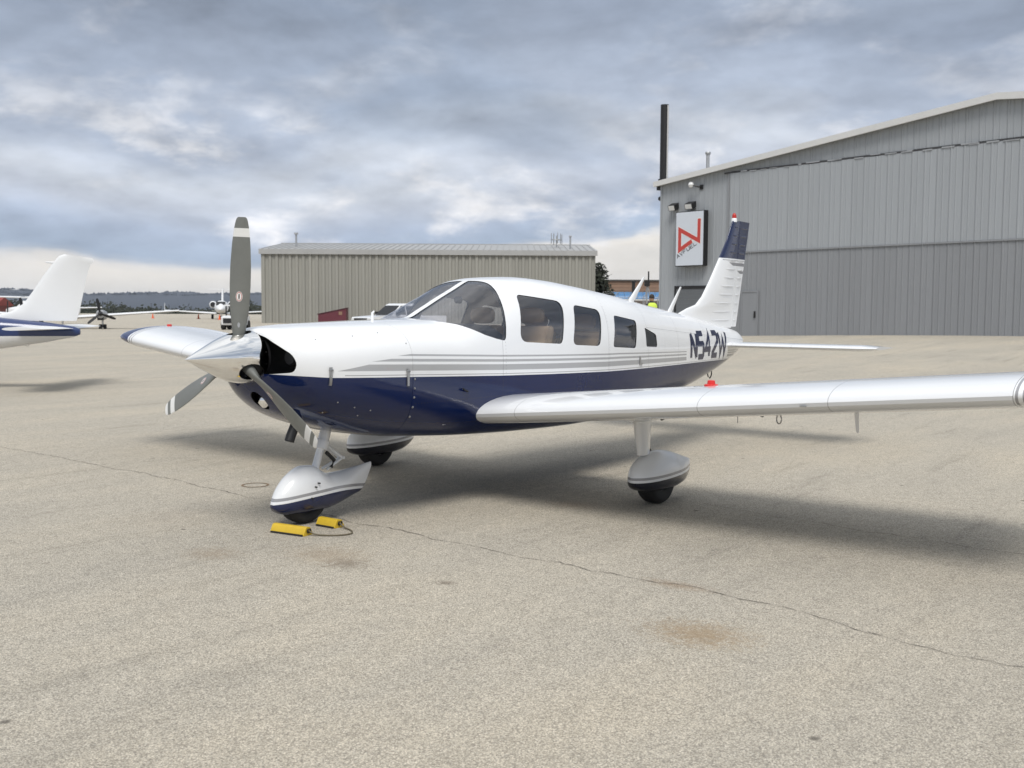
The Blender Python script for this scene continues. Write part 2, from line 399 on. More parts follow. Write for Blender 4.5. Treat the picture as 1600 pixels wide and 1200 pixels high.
def fuselage_paint():
    m, t, b = mat('white_over_navy_paint', rough=.06, spec=.5)
    co = objco(t); sep = t.nodes.new('ShaderNodeSeparateXYZ'); t.links.new(co, sep.inputs[0]); x, y, z = sep.outputs
    xn = math_(t, 'DIVIDE', math_(t, 'ADD', x, .6), 8.1)
    zc = float_curve(t, xn, [((a+.6)/8.1, (c-.9)/.4) for a, c in Z0])
    tt = math_(t, 'SUBTRACT', z, math_(t, 'ADD', math_(t, 'MULTIPLY', zc, .4), .9))
    gt = lambda a, v: math_(t, 'GREATER_THAN', a, v)
    lt = lambda a, v: math_(t, 'LESS_THAN', a, v)
    nt_ = math_(t, 'SUBTRACT', 1.0, and_(t, gt(x, 5.27), lt(x, 6.74)))
    taper = math_(t, 'SUBTRACT', 1.0, math_(t, 'MULTIPLY', math_(t, 'SUBTRACT', x, 3.5, False), .10))
    taper = math_(t, 'MINIMUM', taper, 1.0)
    ts = math_(t, 'DIVIDE', tt, taper)
    col = (.80, .81, .82)
    for lo, hi, xs in ((.047, .095, -.16), (.116, .137, .13), (.158, .173, .38)):
        front = gt(math_(t, 'SUBTRACT', x, math_(t, 'MULTIPLY', math_(t, 'SUBTRACT', ts, lo), 5.5 if lo < .1 else 9.0)), xs)
        col = mixc(t, and_(t, gt(ts, lo), lt(ts, hi), front, nt_), col, (.40, .405, .415))
    col = mixc(t, and_(t, gt(ts, .012), lt(ts, .019), gt(x, -.1)), col, (.38, .38, .39))
    n1 = noise(t, co, 2.0, 5, .6)
    navy = mixc(t, n1, (.0045, .012, .058), (.006, .016, .075))
    col = mixc(t, lt(tt, 0.0), col, navy)
    # sheet joints and rivet rows, thin and pale
    dark = None
    for xs in (1.62, 4.16, 5.02, 5.9, 6.62):
        ln = lt(math_(t, 'ABSOLUTE', math_(t, 'SUBTRACT', x, xs)), .0022)
        dark = ln if dark is None else math_(t, 'MAXIMUM', dark, ln)
    hl = and_(t, lt(math_(t, 'ABSOLUTE', math_(t, 'SUBTRACT', z, .90)), .0045), lt(math_(t, 'PINGPONG', x, .016), .006), gt(x, .56), lt(x, 3.0))
    hl2 = and_(t, lt(math_(t, 'ABSOLUTE', math_(t, 'SUBTRACT', z, math_(t, 'SUBTRACT', 1.70, math_(t, 'MULTIPLY', x, .062)))), .0020), gt(x, 4.16))
    rv = None
    for xs in (1.66, 3.30, 4.12, 4.20, 4.62, 5.06, 5.46, 5.94, 6.28, 6.66):
        q = lt(math_(t, 'ABSOLUTE', math_(t, 'SUBTRACT', x, xs)), .0032); rv = q if rv is None else math_(t, 'MAXIMUM', rv, q)
    rv = math_(t, 'MULTIPLY', and_(t, rv, lt(math_(t, 'PINGPONG', z, .014), .004)), .8)
    hr = and_(t, lt(math_(t, 'ABSOLUTE', math_(t, 'SUBTRACT', z, math_(t, 'SUBTRACT', 1.685, math_(t, 'MULTIPLY', x, .062)))), .003), lt(math_(t, 'PINGPONG', x, .016), .0045), gt(x, 4.2))
    dr = and_(t, lt(math_(t, 'ABSOLUTE', math_(t, 'SUBTRACT', x, 3.28)), .002), gt(z, 1.03), lt(z, 1.66))
    dark = math_(t, 'MAXIMUM', math_(t, 'MAXIMUM', dark, dr), math_(t, 'MAXIMUM', math_(t, 'MAXIMUM', rv, math_(t, 'MULTIPLY', hr, .7)), math_(t, 'MAXIMUM', hl, hl2)))
    col = mixc(t, math_(t, 'MULTIPLY', dark, .5), col, (.03, .03, .035))
    t.links.new(col, b.inputs['Base Color'])
    bp = t.nodes.new('ShaderNodeBump'); bp.inputs['Strength'].default_value = .10; bp.inputs['Distance'].default_value = .03
    t.links.new(noise(t, mapping(t, co, (2.2, 1, 2.6)), 1.6, 3, .5), bp.inputs['Height']); t.links.new(bp.outputs[0], b.inputs['Normal'])
    t.links.new(bp.outputs[0], b.inputs['Coat Normal'])
    return m
M_fus = fuselage_paint()

def wing_paint():
    m, t, b = mat('white_wing_paint', rough=.22, coat=.7)
    co = objco(t); sep = t.nodes.new('ShaderNodeSeparateXYZ'); t.links.new(co, sep.inputs[0])
    ay = math_(t, 'ABSOLUTE', sep.outputs[1]); x = sep.outputs[0]
    col = mixc(t, noise(t, co, 1.5, 5, .6), (.70, .71, .725), (.74, .75, .765))
    ln = None
    for ys in (1.02, 2.66, 3.58):
        l = math_(t, 'LESS_THAN', math_(t, 'ABSOLUTE', math_(t, 'SUBTRACT', ay, ys)), .0028)
        ln = l if ln is None else math_(t, 'MAXIMUM', ln, l)
    rv = and_(t, math_(t, 'LESS_THAN', math_(t, 'PINGPONG', math_(t, 'ADD', ay, .0), .125), .0028), math_(t, 'LESS_THAN', math_(t, 'PINGPONG', x, .02), .007), math_(t, 'GREATER_THAN', x, 1.62))
    col = mixc(t, math_(t, 'MULTIPLY', math_(t, 'MAXIMUM', ln, math_(t, 'MULTIPLY', rv, .9)), .5), col, (.12, .12, .12))
    t.links.new(col, b.inputs['Base Color'])
    bp = t.nodes.new('ShaderNodeBump'); bp.inputs['Strength'].default_value = .10; bp.inputs['Distance'].default_value = .03
    t.links.new(noise(t, mapping(t, co, (1.5, 2.4, 1)), 1.5, 3, .5), bp.inputs['Height']); t.links.new(bp.outputs[0], b.inputs['Normal'])
    return m
M_wing = wing_paint()

def banded(name, axis, lo_col, bands, base, rough=.22):
    """paint with straight bands at fixed places along one axis: bands = [(a, b, colour)]"""
    m, t, b = mat(name, rough=rough, coat=.5)
    sep = t.nodes.new('ShaderNodeSeparateXYZ'); t.links.new(objco(t), sep.inputs[0]); a = math_(t, 'ABSOLUTE', sep.outputs[axis])
    col = base
    for p, q, c in bands:
        col = mixc(t, and_(t, math_(t, 'GREATER_THAN', a, p), math_(t, 'LESS_THAN', a, q)), col, c)
    t.links.new(col, b.inputs['Base Color']); return m

# ------------------------------------------------------------------ ground, hills, woods
def ground():
    # one sheet from the camera to the hills; grass and rolling country beyond the apron
    v = []; f = []
    ls = [-6000, -3000, -1500, -900, -600, -400, -250, -120, 0, 120, 250, 400, 600, 900, 1500, 3000, 6000]
    ds = [-3000, -300, -80, 0, 120, 262, 290, 320, 420, 700, 1500, 3000, 4200, 6000]
    for d in ds:
        for l in ls:
            v.append(site(l, d, -.35 if d < 265 else -.6-4.5*sstep(270, 420, d)))
    n = len(ls)
    for j in range(len(ds)-1):
        for i in range(n-1): f.append((j*n+i, j*n+i+1, (j+1)*n+i+1, (j+1)*n+i))
    tag(mesh('ground', v, f, M_grass), kind='structure')
    # asphalt apron with a gentle rise towards the right-hand hangar
    v = []; f = []
    ls = [-320, -200, -120, -80, -50]+list(np.arange(-40, 41, 2.))+[50, 60, 80, 120, 200]
    ds = [-60, -20]+list(np.arange(0, 81, 2.))+[90, 100, 120, 150, 190, 230, 264]
    for d in ds:
        for l in ls: v.append(site(l, d, ground_h(l, d)))
    n = len(ls)
    for j in range(len(ds)-1):
        for i in range(n-1): f.append((j*n+i, j*n+i+1, (j+1)*n+i+1, (j+1)*n+i))
    tag(mesh('apron_pavement', v, f, M_asphalt, smooth=True), kind='structure')
ground()

def crack(pts, w, name='pavement_crack'):
    P = [Vector((p[0], p[1], 0)) for p in pts]; out = []
    for a, b in zip(P, P[1:]):
        n = max(2, int((b-a).length/.045))
        for i in range(n): out.append(a.lerp(b, i/n))
    out.append(P[-1]); v = []; f = []; ox = 0; oy = 0
    for i, p in enumerate(out):
        ox = ox*.82+random.uniform(-1, 1)*.016; d = (out[min(i+1, len(out)-1)]-out[max(i-1, 0)]).normalized(); s_ = Vector((-d.y, d.x, 0))
        c = p+s_*(ox+.012*math.sin(i*.37)); ww = w*random.uniform(.25, 1.3)
        v += [c-s_*ww/2+Vector((0, 0, .004)), c+s_*ww/2+Vector((0, 0, .004))]
        if i: f.append((2*i-2, 2*i-1, 2*i+1, 2*i))
    tag(mesh(name, v, f, M_crack), kind='structure')
crack([(.75, 9.5), (.643, 6.0), (.551, 2.7), (.405, .877), (.30, .1), (.247, -.46), (.136, -1.88), (.138, -2.6), (.17, -3.39), (.03, -4.0), (-.138, -4.7), (-.1, -5.6)], .0065)
crack([(2.62, -2.0), (2.46, -2.7), (2.37, -3.76), (2.29, -4.54), (2.2, -6)], .006)

def ring_mark(x, y, ra, rb):
    v = []; f = []
    for k in range(40):
        q = 2*PI*k/40
        for rr in (ra, rb): rr *= 1+random.uniform(-.03, .03); v.append((x+rr*math.cos(q), y+rr*math.sin(q), .004))
    for k in range(40): f.append((2*k, 2*k+1, (2*k+3) % 80, (2*k+2) % 80))
    tag(mesh('pavement_ring', v, f, grime('rusty_ring', (.20, .14, .09), .95, var=.5, scale=20)), kind='structure')
ring_mark(.82, 1.62, .105, .125)
def hills():
    v = []; f = []; nl = 90
    L = np.linspace(-5200, 5200, nl)
    rows = [(2600, -6), (3300, .55), (3900, 1.0), (4600, .8), (5600, .2)]
    for j, (d, k) in enumerate(rows):
        for i, l in enumerate(L):
            h = 60+9*math.sin(l*.0021+.4)+6*math.sin(l*.0057+1.3)+3.5*math.sin(l*.013)+2.0*math.sin(l*.031+2)
            v.append(site(l, d+60*math.sin(l*.004+j), h*k if j else -8))
    for j in range(len(rows)-1):
        for i in range(nl-1): f.append((j*nl+i, j*nl+i+1, (j+1)*nl+i+1, (j+1)*nl+i))
    tag(mesh('hills', v, f, M_forest, smooth=True), kind='structure')
    # tree tops along the ridge so the skyline is not a clean curve
    v = []; f = []
    for i in range(2600):
        l = random.uniform(-2600, 1400); d = 3900+random.uniform(-350, 60)
        h = 60+9*math.sin(l*.0021+.4)+6*math.sin(l*.0057+1.3)+3.5*math.sin(l*.013)+2.0*math.sin(l*.031+2)
        hh = h*(1.0 if d > 3850 else .86)
        p = site(l, d, hh-3); s_ = random.uniform(5, 12); k = len(v)
        for a in range(5):
            q = 2*PI*a/5+random.random(); v.append((p.x+s_*math.cos(q), p.y+s_*math.sin(q), p.z+random.uniform(0, 3)))
        v.append((p.x, p.y, p.z+random.uniform(5, 9)))
        f += [(k+a, k+(a+1) % 5, k+5) for a in range(5)]
    tag(mesh('hill_woods', v, f, M_forest), kind='stuff')
hills()

def leaf_cloud(n, centre, rad, size, squash=1.):
    """leaf clumps scattered through uneven lobes"""
    v = []; f = []
    lob = [(Vector(centre)+Vector((random.gauss(0, .45)*rad[0], random.gauss(0, .45)*rad[1], random.gauss(0, .42)*rad[2])), random.uniform(.35, .62)) for _ in range(14)]
    for i in range(n):
        c, r = random.choice(lob)
        d = Vector((random.gauss(0, 1), random.gauss(0, 1), random.gauss(0, 1))).normalized()*(random.random()**.4)
        p = c+Vector((d.x*rad[0]*r, d.y*rad[1]*r, d.z*rad[2]*r))
        a = Vector((random.gauss(0, 1), random.gauss(0, 1), random.gauss(0, 1))).normalized(); b = a.orthogonal().normalized()
        s_ = size*random.uniform(.6, 1.4); k = len(v)
        v += [p-a*s_, p+b*s_*.55, p+a*s_, p-b*s_*.55]; f.append((k, k+1, k+2, k+3))
    return v, f

def far_wood():
    V = []; Fc = []
    for i in range(820):
        l = random.uniform(-260, 60); d = random.uniform(300, 400)
        h = random.uniform(7.5, 10.5)*(.8+.35*math.sin(l*.07)+.2*math.sin(l*.19))
        h = min(8.4, max(6.2, h))
        p = site(l, d, -5.2); v, f = leaf_cloud(110, (p.x, p.y, p.z+h*.56), (h*.5, h*.5, h*.40), .62)
        k = len(V); V += v; Fc += [tuple(q+k for q in a) for a in f]
    tag(mesh('far_wood', V, Fc, M_wood_leaf), kind='stuff')
far_wood()

def tree(l, d, h, r, label, n=7000, name='tree'):
    p = site(l, d, 0); t = empty(name, p, 0, label, 'tree')
    mb = MB(); mb.tube([(0, 0, -.2), (.05, 0, h*.3), (.0, .1, h*.55), (.1, .1, h*.85)], [.16, .13, .09, .03], 8)
    for k in range(6):
        a = k*1.1; mb.tube([(0, 0, h*(.3+.06*k)), (math.cos(a)*r*.5, math.sin(a)*r*.5, h*(.45+.07*k)), (math.cos(a)*r*.85, math.sin(a)*r*.85, h*(.55+.06*k))], [.06, .04, .015], 6)
    mb.build('trunk', M_bark, t, True)
    v, f = leaf_cloud(n, (0, 0, h*.58), (r, r, h*.42), .26); mesh('crown', v, f, M_wood_leaf, t)
    return t
tree(9.9, 125, 6.9, 2.3, 'dark bushy tree rising behind the right end of the khaki shed')

# ------------------------------------------------------------------ the light airplane
plane = empty('light_airplane', (0, 0, 0), 0, 'white and navy single engine airplane with three grey propeller blades and N542W on its side', 'airplane')
ST = dict(
 zt=[(-.50, 1.452), (-.487, 1.466), (-.45, 1.478), (-.40, 1.485), (-.3, 1.492), (-.15, 1.502), (0, 1.508), (.25, 1.516), (.53, 1.524), (.9, 1.535), (1.095, 1.543), (1.28, 1.614), (1.5, 1.712), (1.7, 1.797), (1.85, 1.862), (1.95, 1.889), (2.1, 1.906), (2.36, 1.917), (2.72, 1.903), (3.12, 1.868), (3.53, 1.826), (3.98, 1.778), (4.42, 1.730), (4.78, 1.686), (5.33, 1.626), (6.0, 1.545), (6.5, 1.475), (7.0, 1.405), (7.30, 1.355), (7.42, 1.30)],
 zb=[(-.50, 1.075), (-.487, 1.03), (-.45, .965), (-.40, .915), (-.3, .85), (-.15, .785), (0, .738), (.25, .672), (.53, .625), (.9, .59), (1.5, .55), (2.2, .52), (3.0, .505), (3.6, .52), (4.3, .565), (5.0, .63), (5.6, .70), (6.25, .81), (6.9, .96), (7.25, 1.07), (7.42, 1.15)],
 w=[(-.50, .20), (-.487, .29), (-.45, .375), (-.40, .430), (-.3, .487), (-.15, .54), (0, .575), (.25, .604), (.53, .622), (1.0, .63), (2.0, .635), (3.2, .625), (3.7, .60), (4.3, .53), (5.0, .43), (5.6, .345), (6.2, .26), (6.8, .175), (7.2, .11), (7.42, .06)],
 zw=[(-.5, 1.27), (-.3, 1.20), (.0, 1.16), (.6, 1.14), (1.5, 1.12), (3.5, 1.11), (5.0, 1.13), (6.2, 1.18), (7.42, 1.225)],
 nu=[(-.5, 2.1), (-.3, 2.4), (.1, 2.8), (.6, 3.0), (1.6, 2.95), (2.2, 3.1), (3.6, 3.0), (4.6, 2.6), (5.6, 2.3), (7.42, 2.0)],
 nl=[(-.5, 2.1), (-.2, 2.5), (.5, 3.2), (1.5, 4.2), (3.5, 4.2), (5.0, 3.2), (6.2, 2.6), (7.42, 2.0)])
def S(k, x): return pchip([a for a, b in ST[k]], [b for a, b in ST[k]], x)

def fus_y(x, z):
    """half width of the fuselage skin at (x, z)"""
    zw = float(S('zw', x)); w = float(S('w', x))
    if z > zw: h, n = float(S('zt', x))-zw, float(S('nu', x))
    else: h, n = zw-float(S('zb', x)), float(S('nl', x))
    return w*max(0., 1-min(1, abs(z-zw)/h)**n)**(1/n)

def section(x, off, n):
    zt, zb, w, zw, nu, nl = (float(S(k, x)) for k in ('zt', 'zb', 'w', 'zw', 'nu', 'nl')); r = []
    zt -= off; zb += off; w = max(.004, w-off)
    for k in range(n):
        t = 2*PI*(k+.5)/n; c, s_ = math.cos(t), math.sin(t); e = nu if s_ > 0 else nl
        # even spacing on a superellipse: step by angle, then scale out to the curve
        q = (abs(c)**e+abs(s_)**e)**(-1/e)
        r.append((x, w*c*q, zw+(zt-zw if s_ > 0 else zw-zb)*s_*q))
    return r

def shell(name, xs, o1, o2, n, mats, parent=None):
    a = [section(x, o1, n) for x in xs]; b = [section(x, o2, n) for x in xs]; m = len(xs)
    v = [p for r in a for p in r]+[p for r in b for p in r]; f = []; mi = []; B = m*n
    for i in range(m-1):
        for k in range(n):
            k2 = (k+1) % n
            f.append((i*n+k, i*n+k2, (i+1)*n+k2, (i+1)*n+k)); mi.append(0)
            f.append((B+i*n+k2, B+i*n+k, B+(i+1)*n+k, B+(i+1)*n+k2)); mi.append(1)
    for i in (0, m-1):
        for k in range(n):
            k2 = (k+1) % n; q = (i*n+k, i*n+k2, B+i*n+k2, B+i*n+k); f.append(q if i else q[::-1]); mi.append(0)
    return mesh(name, v, f, None, parent, True, 40, mats, mi)

MATS = [M_fus, M_lining, M_seal]
xs = sorted(set(np.round(np.concatenate([np.linspace(.533, 1.1, 10), np.linspace(1.1, 2.2, 30), np.linspace(2.2, 5, 36), np.linspace(5, 7.42, 30)]), 4)))
fus = shell('fuselage', xs, 0, .022, 96, MATS, plane)

def rounded(pts, r, n=5):
    out = []; m = len(pts)
    for i in range(m):
        p0, p, p1 = (Vector(pts[(i-1) % m]), Vector(pts[i]), Vector(pts[(i+1) % m]))
        rr = r[i] if isinstance(r, (list, tuple)) else r
        a = p+(p0-p).normalized()*min(rr, (p0-p).length*.48); b = p+(p1-p).normalized()*min(rr, (p1-p).length*.48)
        for k in range(n+1):
            t = k/n; out.append(tuple((1-t)**2*a+2*t*(1-t)*p+t*t*b))
    return out
WIN = [rounded([(1.85, 1.345), (2.485, 1.312), (2.585, 1.695), (1.965, 1.752)], [.11, .05, .10, .05]),
       rounded([(2.655, 1.300), (3.122, 1.278), (3.20, 1.622), (2.755, 1.668)], [.07, .06, .08, .06]),
       rounded([(3.365, 1.262), (3.835, 1.238), (3.92, 1.515), (3.45, 1.570)], [.035, .035, .045, .04]),
       rounded([(4.105, 1.247), (4.392, 1.234), (4.385, 1.368), (4.105, 1.442)], [.022, .028, .030, .022])]
WS = [(1.075, 1.62), (1.075, 1.536), (1.12, 1.518), (1.2, 1.496), (1.3, 1.456), (1.42, 1.409), (1.55, 1.376), (1.635, 1.361), (1.655, 1.362), (1.672, 1.380), (1.70, 1.48), (1.72, 1.56), (1.748, 1.65), (1.775, 1.72), (1.80, 1.765), (1.825, 1.805), (1.85, 1.835), (1.875, 1.865), (1.89, 1.90), (1.89, 2.1), (1.3, 2.1)]
def cut_solid(outline, y0, y1, grow=0.):
    mb = MB(); mb.prism(outline, 1, y0, y1, 2)
    return mb
cm = MB()
for s_ in (-1, 1):
    for o in WIN: cm.prism(o, 1, s_*.2, s_*1.2, 2)
    cm.prism(WS, 1, s_*.032, s_*1.2, 2)
cut = cm.build('cutter', MATS)
boolean(fus, cut); finish(fus, 30)
drop(cut)
pane_src = shell('pane_src', [x for x in xs if 1.0 <= x <= 4.7], .005, .010, 96, [M_glass], None)
for s_ in (-1, 1):
    for o, nm, mm in [(WS, 'windshield', M_glass)]+[(w, 'window_pane', M_glass if i < 1 else M_smoke) for i, w in enumerate(WIN)]:
        c1 = MB(); c1.prism(o, 1, s_*(.030 if nm == 'windshield' else .2), s_*1.2); c1 = c1.build('cutter', M_glass)
        p = bpy.data.objects.new(nm, pane_src.data.copy()); link(p, plane); boolean(p, c1, 'INTERSECT'); drop(c1)
        p.data.materials.clear(); p.data.materials.append(mm); finish(p, 40)
drop(pane_src)

# cowling with two cooling inlets and the landing light hole
M_cyl = grime('dusty_cylinder', (.05, .05, .052), .6)
M_cowl_in = grime('engine_bay_black', (.008, .008, .008), .7)
MC = [M_fus, M_cowl_in, M_cowl_in]
cow = shell('cowling', [-.50, -.495, -.487, -.475, -.46, -.44, -.42, -.40, -.37, -.34, -.3, -.25, -.2, -.15, -.1, -.05, 0, .08, .16, .25, .35, .45, .529], 0, .014, 96, MC, plane)
cm = MB()
for s_ in (-1, 1):
    o = rounded([(s_*.03, 1.452), (s_*.17, 1.415), (s_*.30, 1.352), (s_*.385, 1.30), (s_*.415, 1.235), (s_*.395, 1.172), (s_*.2, 1.155), (s_*.03, 1.16)], .03, 3)
    cm.prism([(p[0], p[1]) for p in o], 0, -.62, -.26, 2)
c1 = cm.build('cutter', MC); boolean(cow, c1); drop(c1)
cm = MB(); cm.loft([[(q[0], q[1], q[2]) for q in r] for r in lathe([(-.62, .068), (-.28, .068)], 24, 'x', (0, -.02, .955))], True, 2)
c1 = cm.build('cutter', MC); boolean(cow, c1); drop(c1); finish(cow, 30)
mb = MB(); mb.prism(rounded([(-.42, 1.38), (.42, 1.38), (.46, 1.12), (-.46, 1.12)], .06), 0, -.20, -.16); mb.build('engine_baffle', M_cowl_in, plane)
for s_ in (-1, 1):
    mb = MB(); mb.loft(lathe([(-.36, .05), (-.30, .075), (-.2, .08)], 14, 'x', (0, s_*.26, 1.27))); mb.build('engine_cylinder', M_cyl, plane, True)
mb = MB(); mb.loft(lathe([(-.43, .0005), (-.425, .03), (-.40, .052), (-.395, .056), (-.34, .05)], 20, 'x', (0, -.02, .955))); mb.build('landing_light', M_chrome, plane, True)
mb = MB(); mb.loft(lathe([(-.6, .16), (-.49, .17), (-.48, .185), (-.46, .185)], 32, 'x', (0, 0, 1.27))); mb.build('spinner_backplate', M_dark, plane, True)
mb = MB(); mb.tube([(-.18, -.14, .82), (-.245, -.14, .70), (-.265, -.14, .655)], .036, 14); mb.tube([(-.263, -.14, .662), (-.266, -.14, .652)], .030, 14); mb.build('exhaust_pipe', M_dark, plane, True)

# cowl latches, seam fasteners
for x in (-.21, .475):
    for s_ in (-1, 1):
        z1, z0 = 1.205-(x+.2)*.05, 1.075-(x+.2)*.05
        pts = [(x, s_*(fus_y(x, z)+.007), z) for z in np.linspace(z0, z1, 7)]
        mb = MB()
        for a, b in zip(pts, pts[1:]):
            w0 = .011; mb.add([(a[0]-w0, a[1]-s_*.006, a[2]), (a[0]+w0, a[1]-s_*.006, a[2]), (b[0]+w0, b[1]-s_*.006, b[2]), (b[0]-w0, b[1]-s_*.006, b[2]),
                               (a[0]-w0, a[1]+s_*.004, a[2]), (a[0]+w0, a[1]+s_*.004, a[2]), (b[0]+w0, b[1]+s_*.004, b[2]), (b[0]-w0, b[1]+s_*.004, b[2])],
                              [(0, 3, 2, 1), (4, 5, 6, 7), (0, 1, 5, 4), (2, 3, 7, 6), (1, 2, 6, 5), (0, 4, 7, 3)])
        mb.tube([(x-.016, s_*(fus_y(x, z1)+.009), z1-.02), (x+.016, s_*(fus_y(x, z1)+.009), z1-.02)], .008, 8)
        mb.build('cowl_latch', M_steel, plane)
fm = None
for x in (.55,):
    for z in (1.09, 1.02, .95, .875, .80):
        for s_ in (-1, 1):
            y = s_*(fus_y(x, z)+.001)
            if fm is None:
                mb = MB(); mb.loft(lathe([(-.003, .009), (.003, .008), (.004, .004)], 10, 'y')); o = mb.build('fastener', M_steel, plane); fm = o.data
            else: o = link(bpy.data.objects.new('fastener', fm), plane)
            o.location = (x, y, z); o.rotation_euler = (0, 0, 0 if s_ > 0 else PI)

for x, z in ((-.12, .95), (.02, .905), (.16, .875), (.08, .84), (-.17, .875), (-.25, 1.40), (.05, 1.42), (.3, 1.44), (.5, 1.36)):
    for s_ in (-1, 1):
        o = link(bpy.data.objects.new('fastener', fm), plane); o.scale = (.6, .8, .6); o.location = (x, s_*(fus_y(x, z)+.0005), z); o.rotation_euler = (0, 0, 0 if s_ > 0 else PI)

# spinner
prof = []
for i in range(26):
    a = i/25; prof.append((-1.04+.555*a, max(.0006, .19*float(pchip([0, .12, .32, .48, .63, .8, 1], [0, .19, .475, .695, .86, .965, 1], a)))))
sp_o = lathe(prof, 64, 'x', (0, 0, 1.27)); sp_i = lathe([(a+.02, max(.0004, r-.012)) for a, r in prof[4:-1]]+[(prof[-1][0], prof[-1][1]-.012)], 64, 'x', (0, 0, 1.27))
mb = MB(); mb.loft(sp_o+sp_i[::-1], True); spin = mb.build('spinner', [M_chrome, M_cowl_in], plane, True, 30)
BL = [math.radians(a) for a in (93.5, 214, 334)]
cm = MB()
for a in BL:
    d = Vector((0, math.cos(a), math.sin(a))); t_ = Vector((0, -math.sin(a), math.cos(a)))
    rings = []
    for h in (.07, .3):
        rings.append([Vector((-.60+.095*math.cos(q), 0, 0))+Vector((0, 0, 1.27))+d*h+t_*(.068*math.sin(q)) for q in [2*PI*k/24 for k in range(24)]])
    cm.loft(rings, True, 1)
c1 = cm.build('cutter', [M_chrome, M_cowl_in]); boolean(spin, c1); drop(c1); finish(spin, 30)
mb = MB(); mb.loft(lathe([(-.70, .03), (-.68, .07), (-.52, .08), (-.50, .08)], 20, 'x', (0, 0, 1.27))); mb.build('propeller_hub', M_dark, plane, True)
scr = None
for k in range(14):
    a = 2*PI*(k+.5)/14; x = -.50; r = .1892
    if scr is None:
        mb = MB(); mb.loft(lathe([(-.002, .004), (.0008, .004)], 8, 'z')); o = mb.build('spinner_screw', M_dark, plane); scr = o.data
    else: o = link(bpy.data.objects.new('spinner_screw', scr), plane)
    o.location = (x, r*math.cos(a), 1.27+r*math.sin(a)); o.rotation_euler = (a-PI/2, 0, 0)

def blade_mat(name, tip_white):
    m, t, b = mat(name, rough=.42, spec=.4)
    co = objco(t); sep = t.nodes.new('ShaderNodeSeparateXYZ'); t.links.new(co, sep.inputs[0]); r = sep.outputs[2]
    base = mixc(t, noise(t, co, 7, 6, .65), (.135, .14, .13), (.20, .205, .19))
    w = and_(t, math_(t, 'GREATER_THAN', r, .845), math_(t, 'LESS_THAN', r, .905))
    if tip_white: w = math_(t, 'MAXIMUM', w, math_(t, 'GREATER_THAN', r, .945))
    t.links.new(mixc(t, w, base, (.72, .72, .70)), b.inputs['Base Color']); return m
M_bl = [blade_mat('blade_paint', False), blade_mat('blade_paint_white_tip', True)]
def blade_sec(r):
    c = float(np.interp(r, [.10, .16, .22, .35, .5, .65, .8, .9, .95, .975, .982], [.085, .085, .10, .135, .155, .160, .148, .125, .105, .085, .060]))
    th = float(np.interp(r, [.10, .16, .22, .35, .5, .7, .9, .98], [.08, .075, .055, .033, .022, .016, .010, .006]))
    be = math.radians(float(np.interp(r, [.1, .2, .35, .5, .7, .98], [55, 50, 37, 29, 22, 16]))); return c, th, be
def make_blade(a, m):
    rings = []
    for r in list(np.linspace(.06, .3, 8))+list(np.linspace(.34, .9, 14))+[.93, .955, .97, .978, .982]:
        c, th, be = blade_sec(r); ring = []
        e = Vector((-math.sin(be), math.cos(be), 0)); nn = Vector((-math.cos(be), -math.sin(be), 0))
        for k in range(24):
            q = 2*PI*k/24; cx = math.cos(q); sy = math.sin(q)
            back = .55 if r > .25 else 1.
            ring.append(e*(cx*c/2)+nn*(sy*th/2*(1 if sy > 0 else back)*(1 if r < .25 else (1-.35*max(0, -cx))))+Vector((0, 0, r)))
        rings.append(ring)
    mb = MB(); mb.loft(rings); o = mb.build('propeller_blade', m, plane, True, 50)
    o.location = (-.60, 0, 1.27); o.rotation_euler = (a-PI/2, 0, 0)
    # maker's oval on the front face
    for rr, hw, hh, mm, lift in ((.43, .024, .036, M_decal_w, .0012), (.43, .021, .033, M_decal_r, .0018), (.43, .017, .028, M_decal_w, .0024), (.43, .005, .022, M_decal_k, .0030), (.232, .009, .018, M_galv, .0014)):
        if mm is M_galv and m is M_bl[1]: continue
        v = []
        for k in range(20):
            q = 2*PI*k/20; r = rr+hh*math.sin(q); c, th, be = blade_sec(r); u = hw*math.cos(q)
            e = Vector((-math.sin(be), math.cos(be), 0)); nn = Vector((-math.cos(be), -math.sin(be), 0))
            cx = u/(c/2); v.append(e*u+nn*(math.sqrt(max(0, 1-cx*cx))*th/2*(1-.35*max(0, -cx))+lift)+Vector((0, 0, r)))
        mesh('decal', v, [tuple(range(20))], mm, o)
for a, m in zip(BL, (M_bl[0], M_bl[1], M_bl[1])): make_blade(a, m)

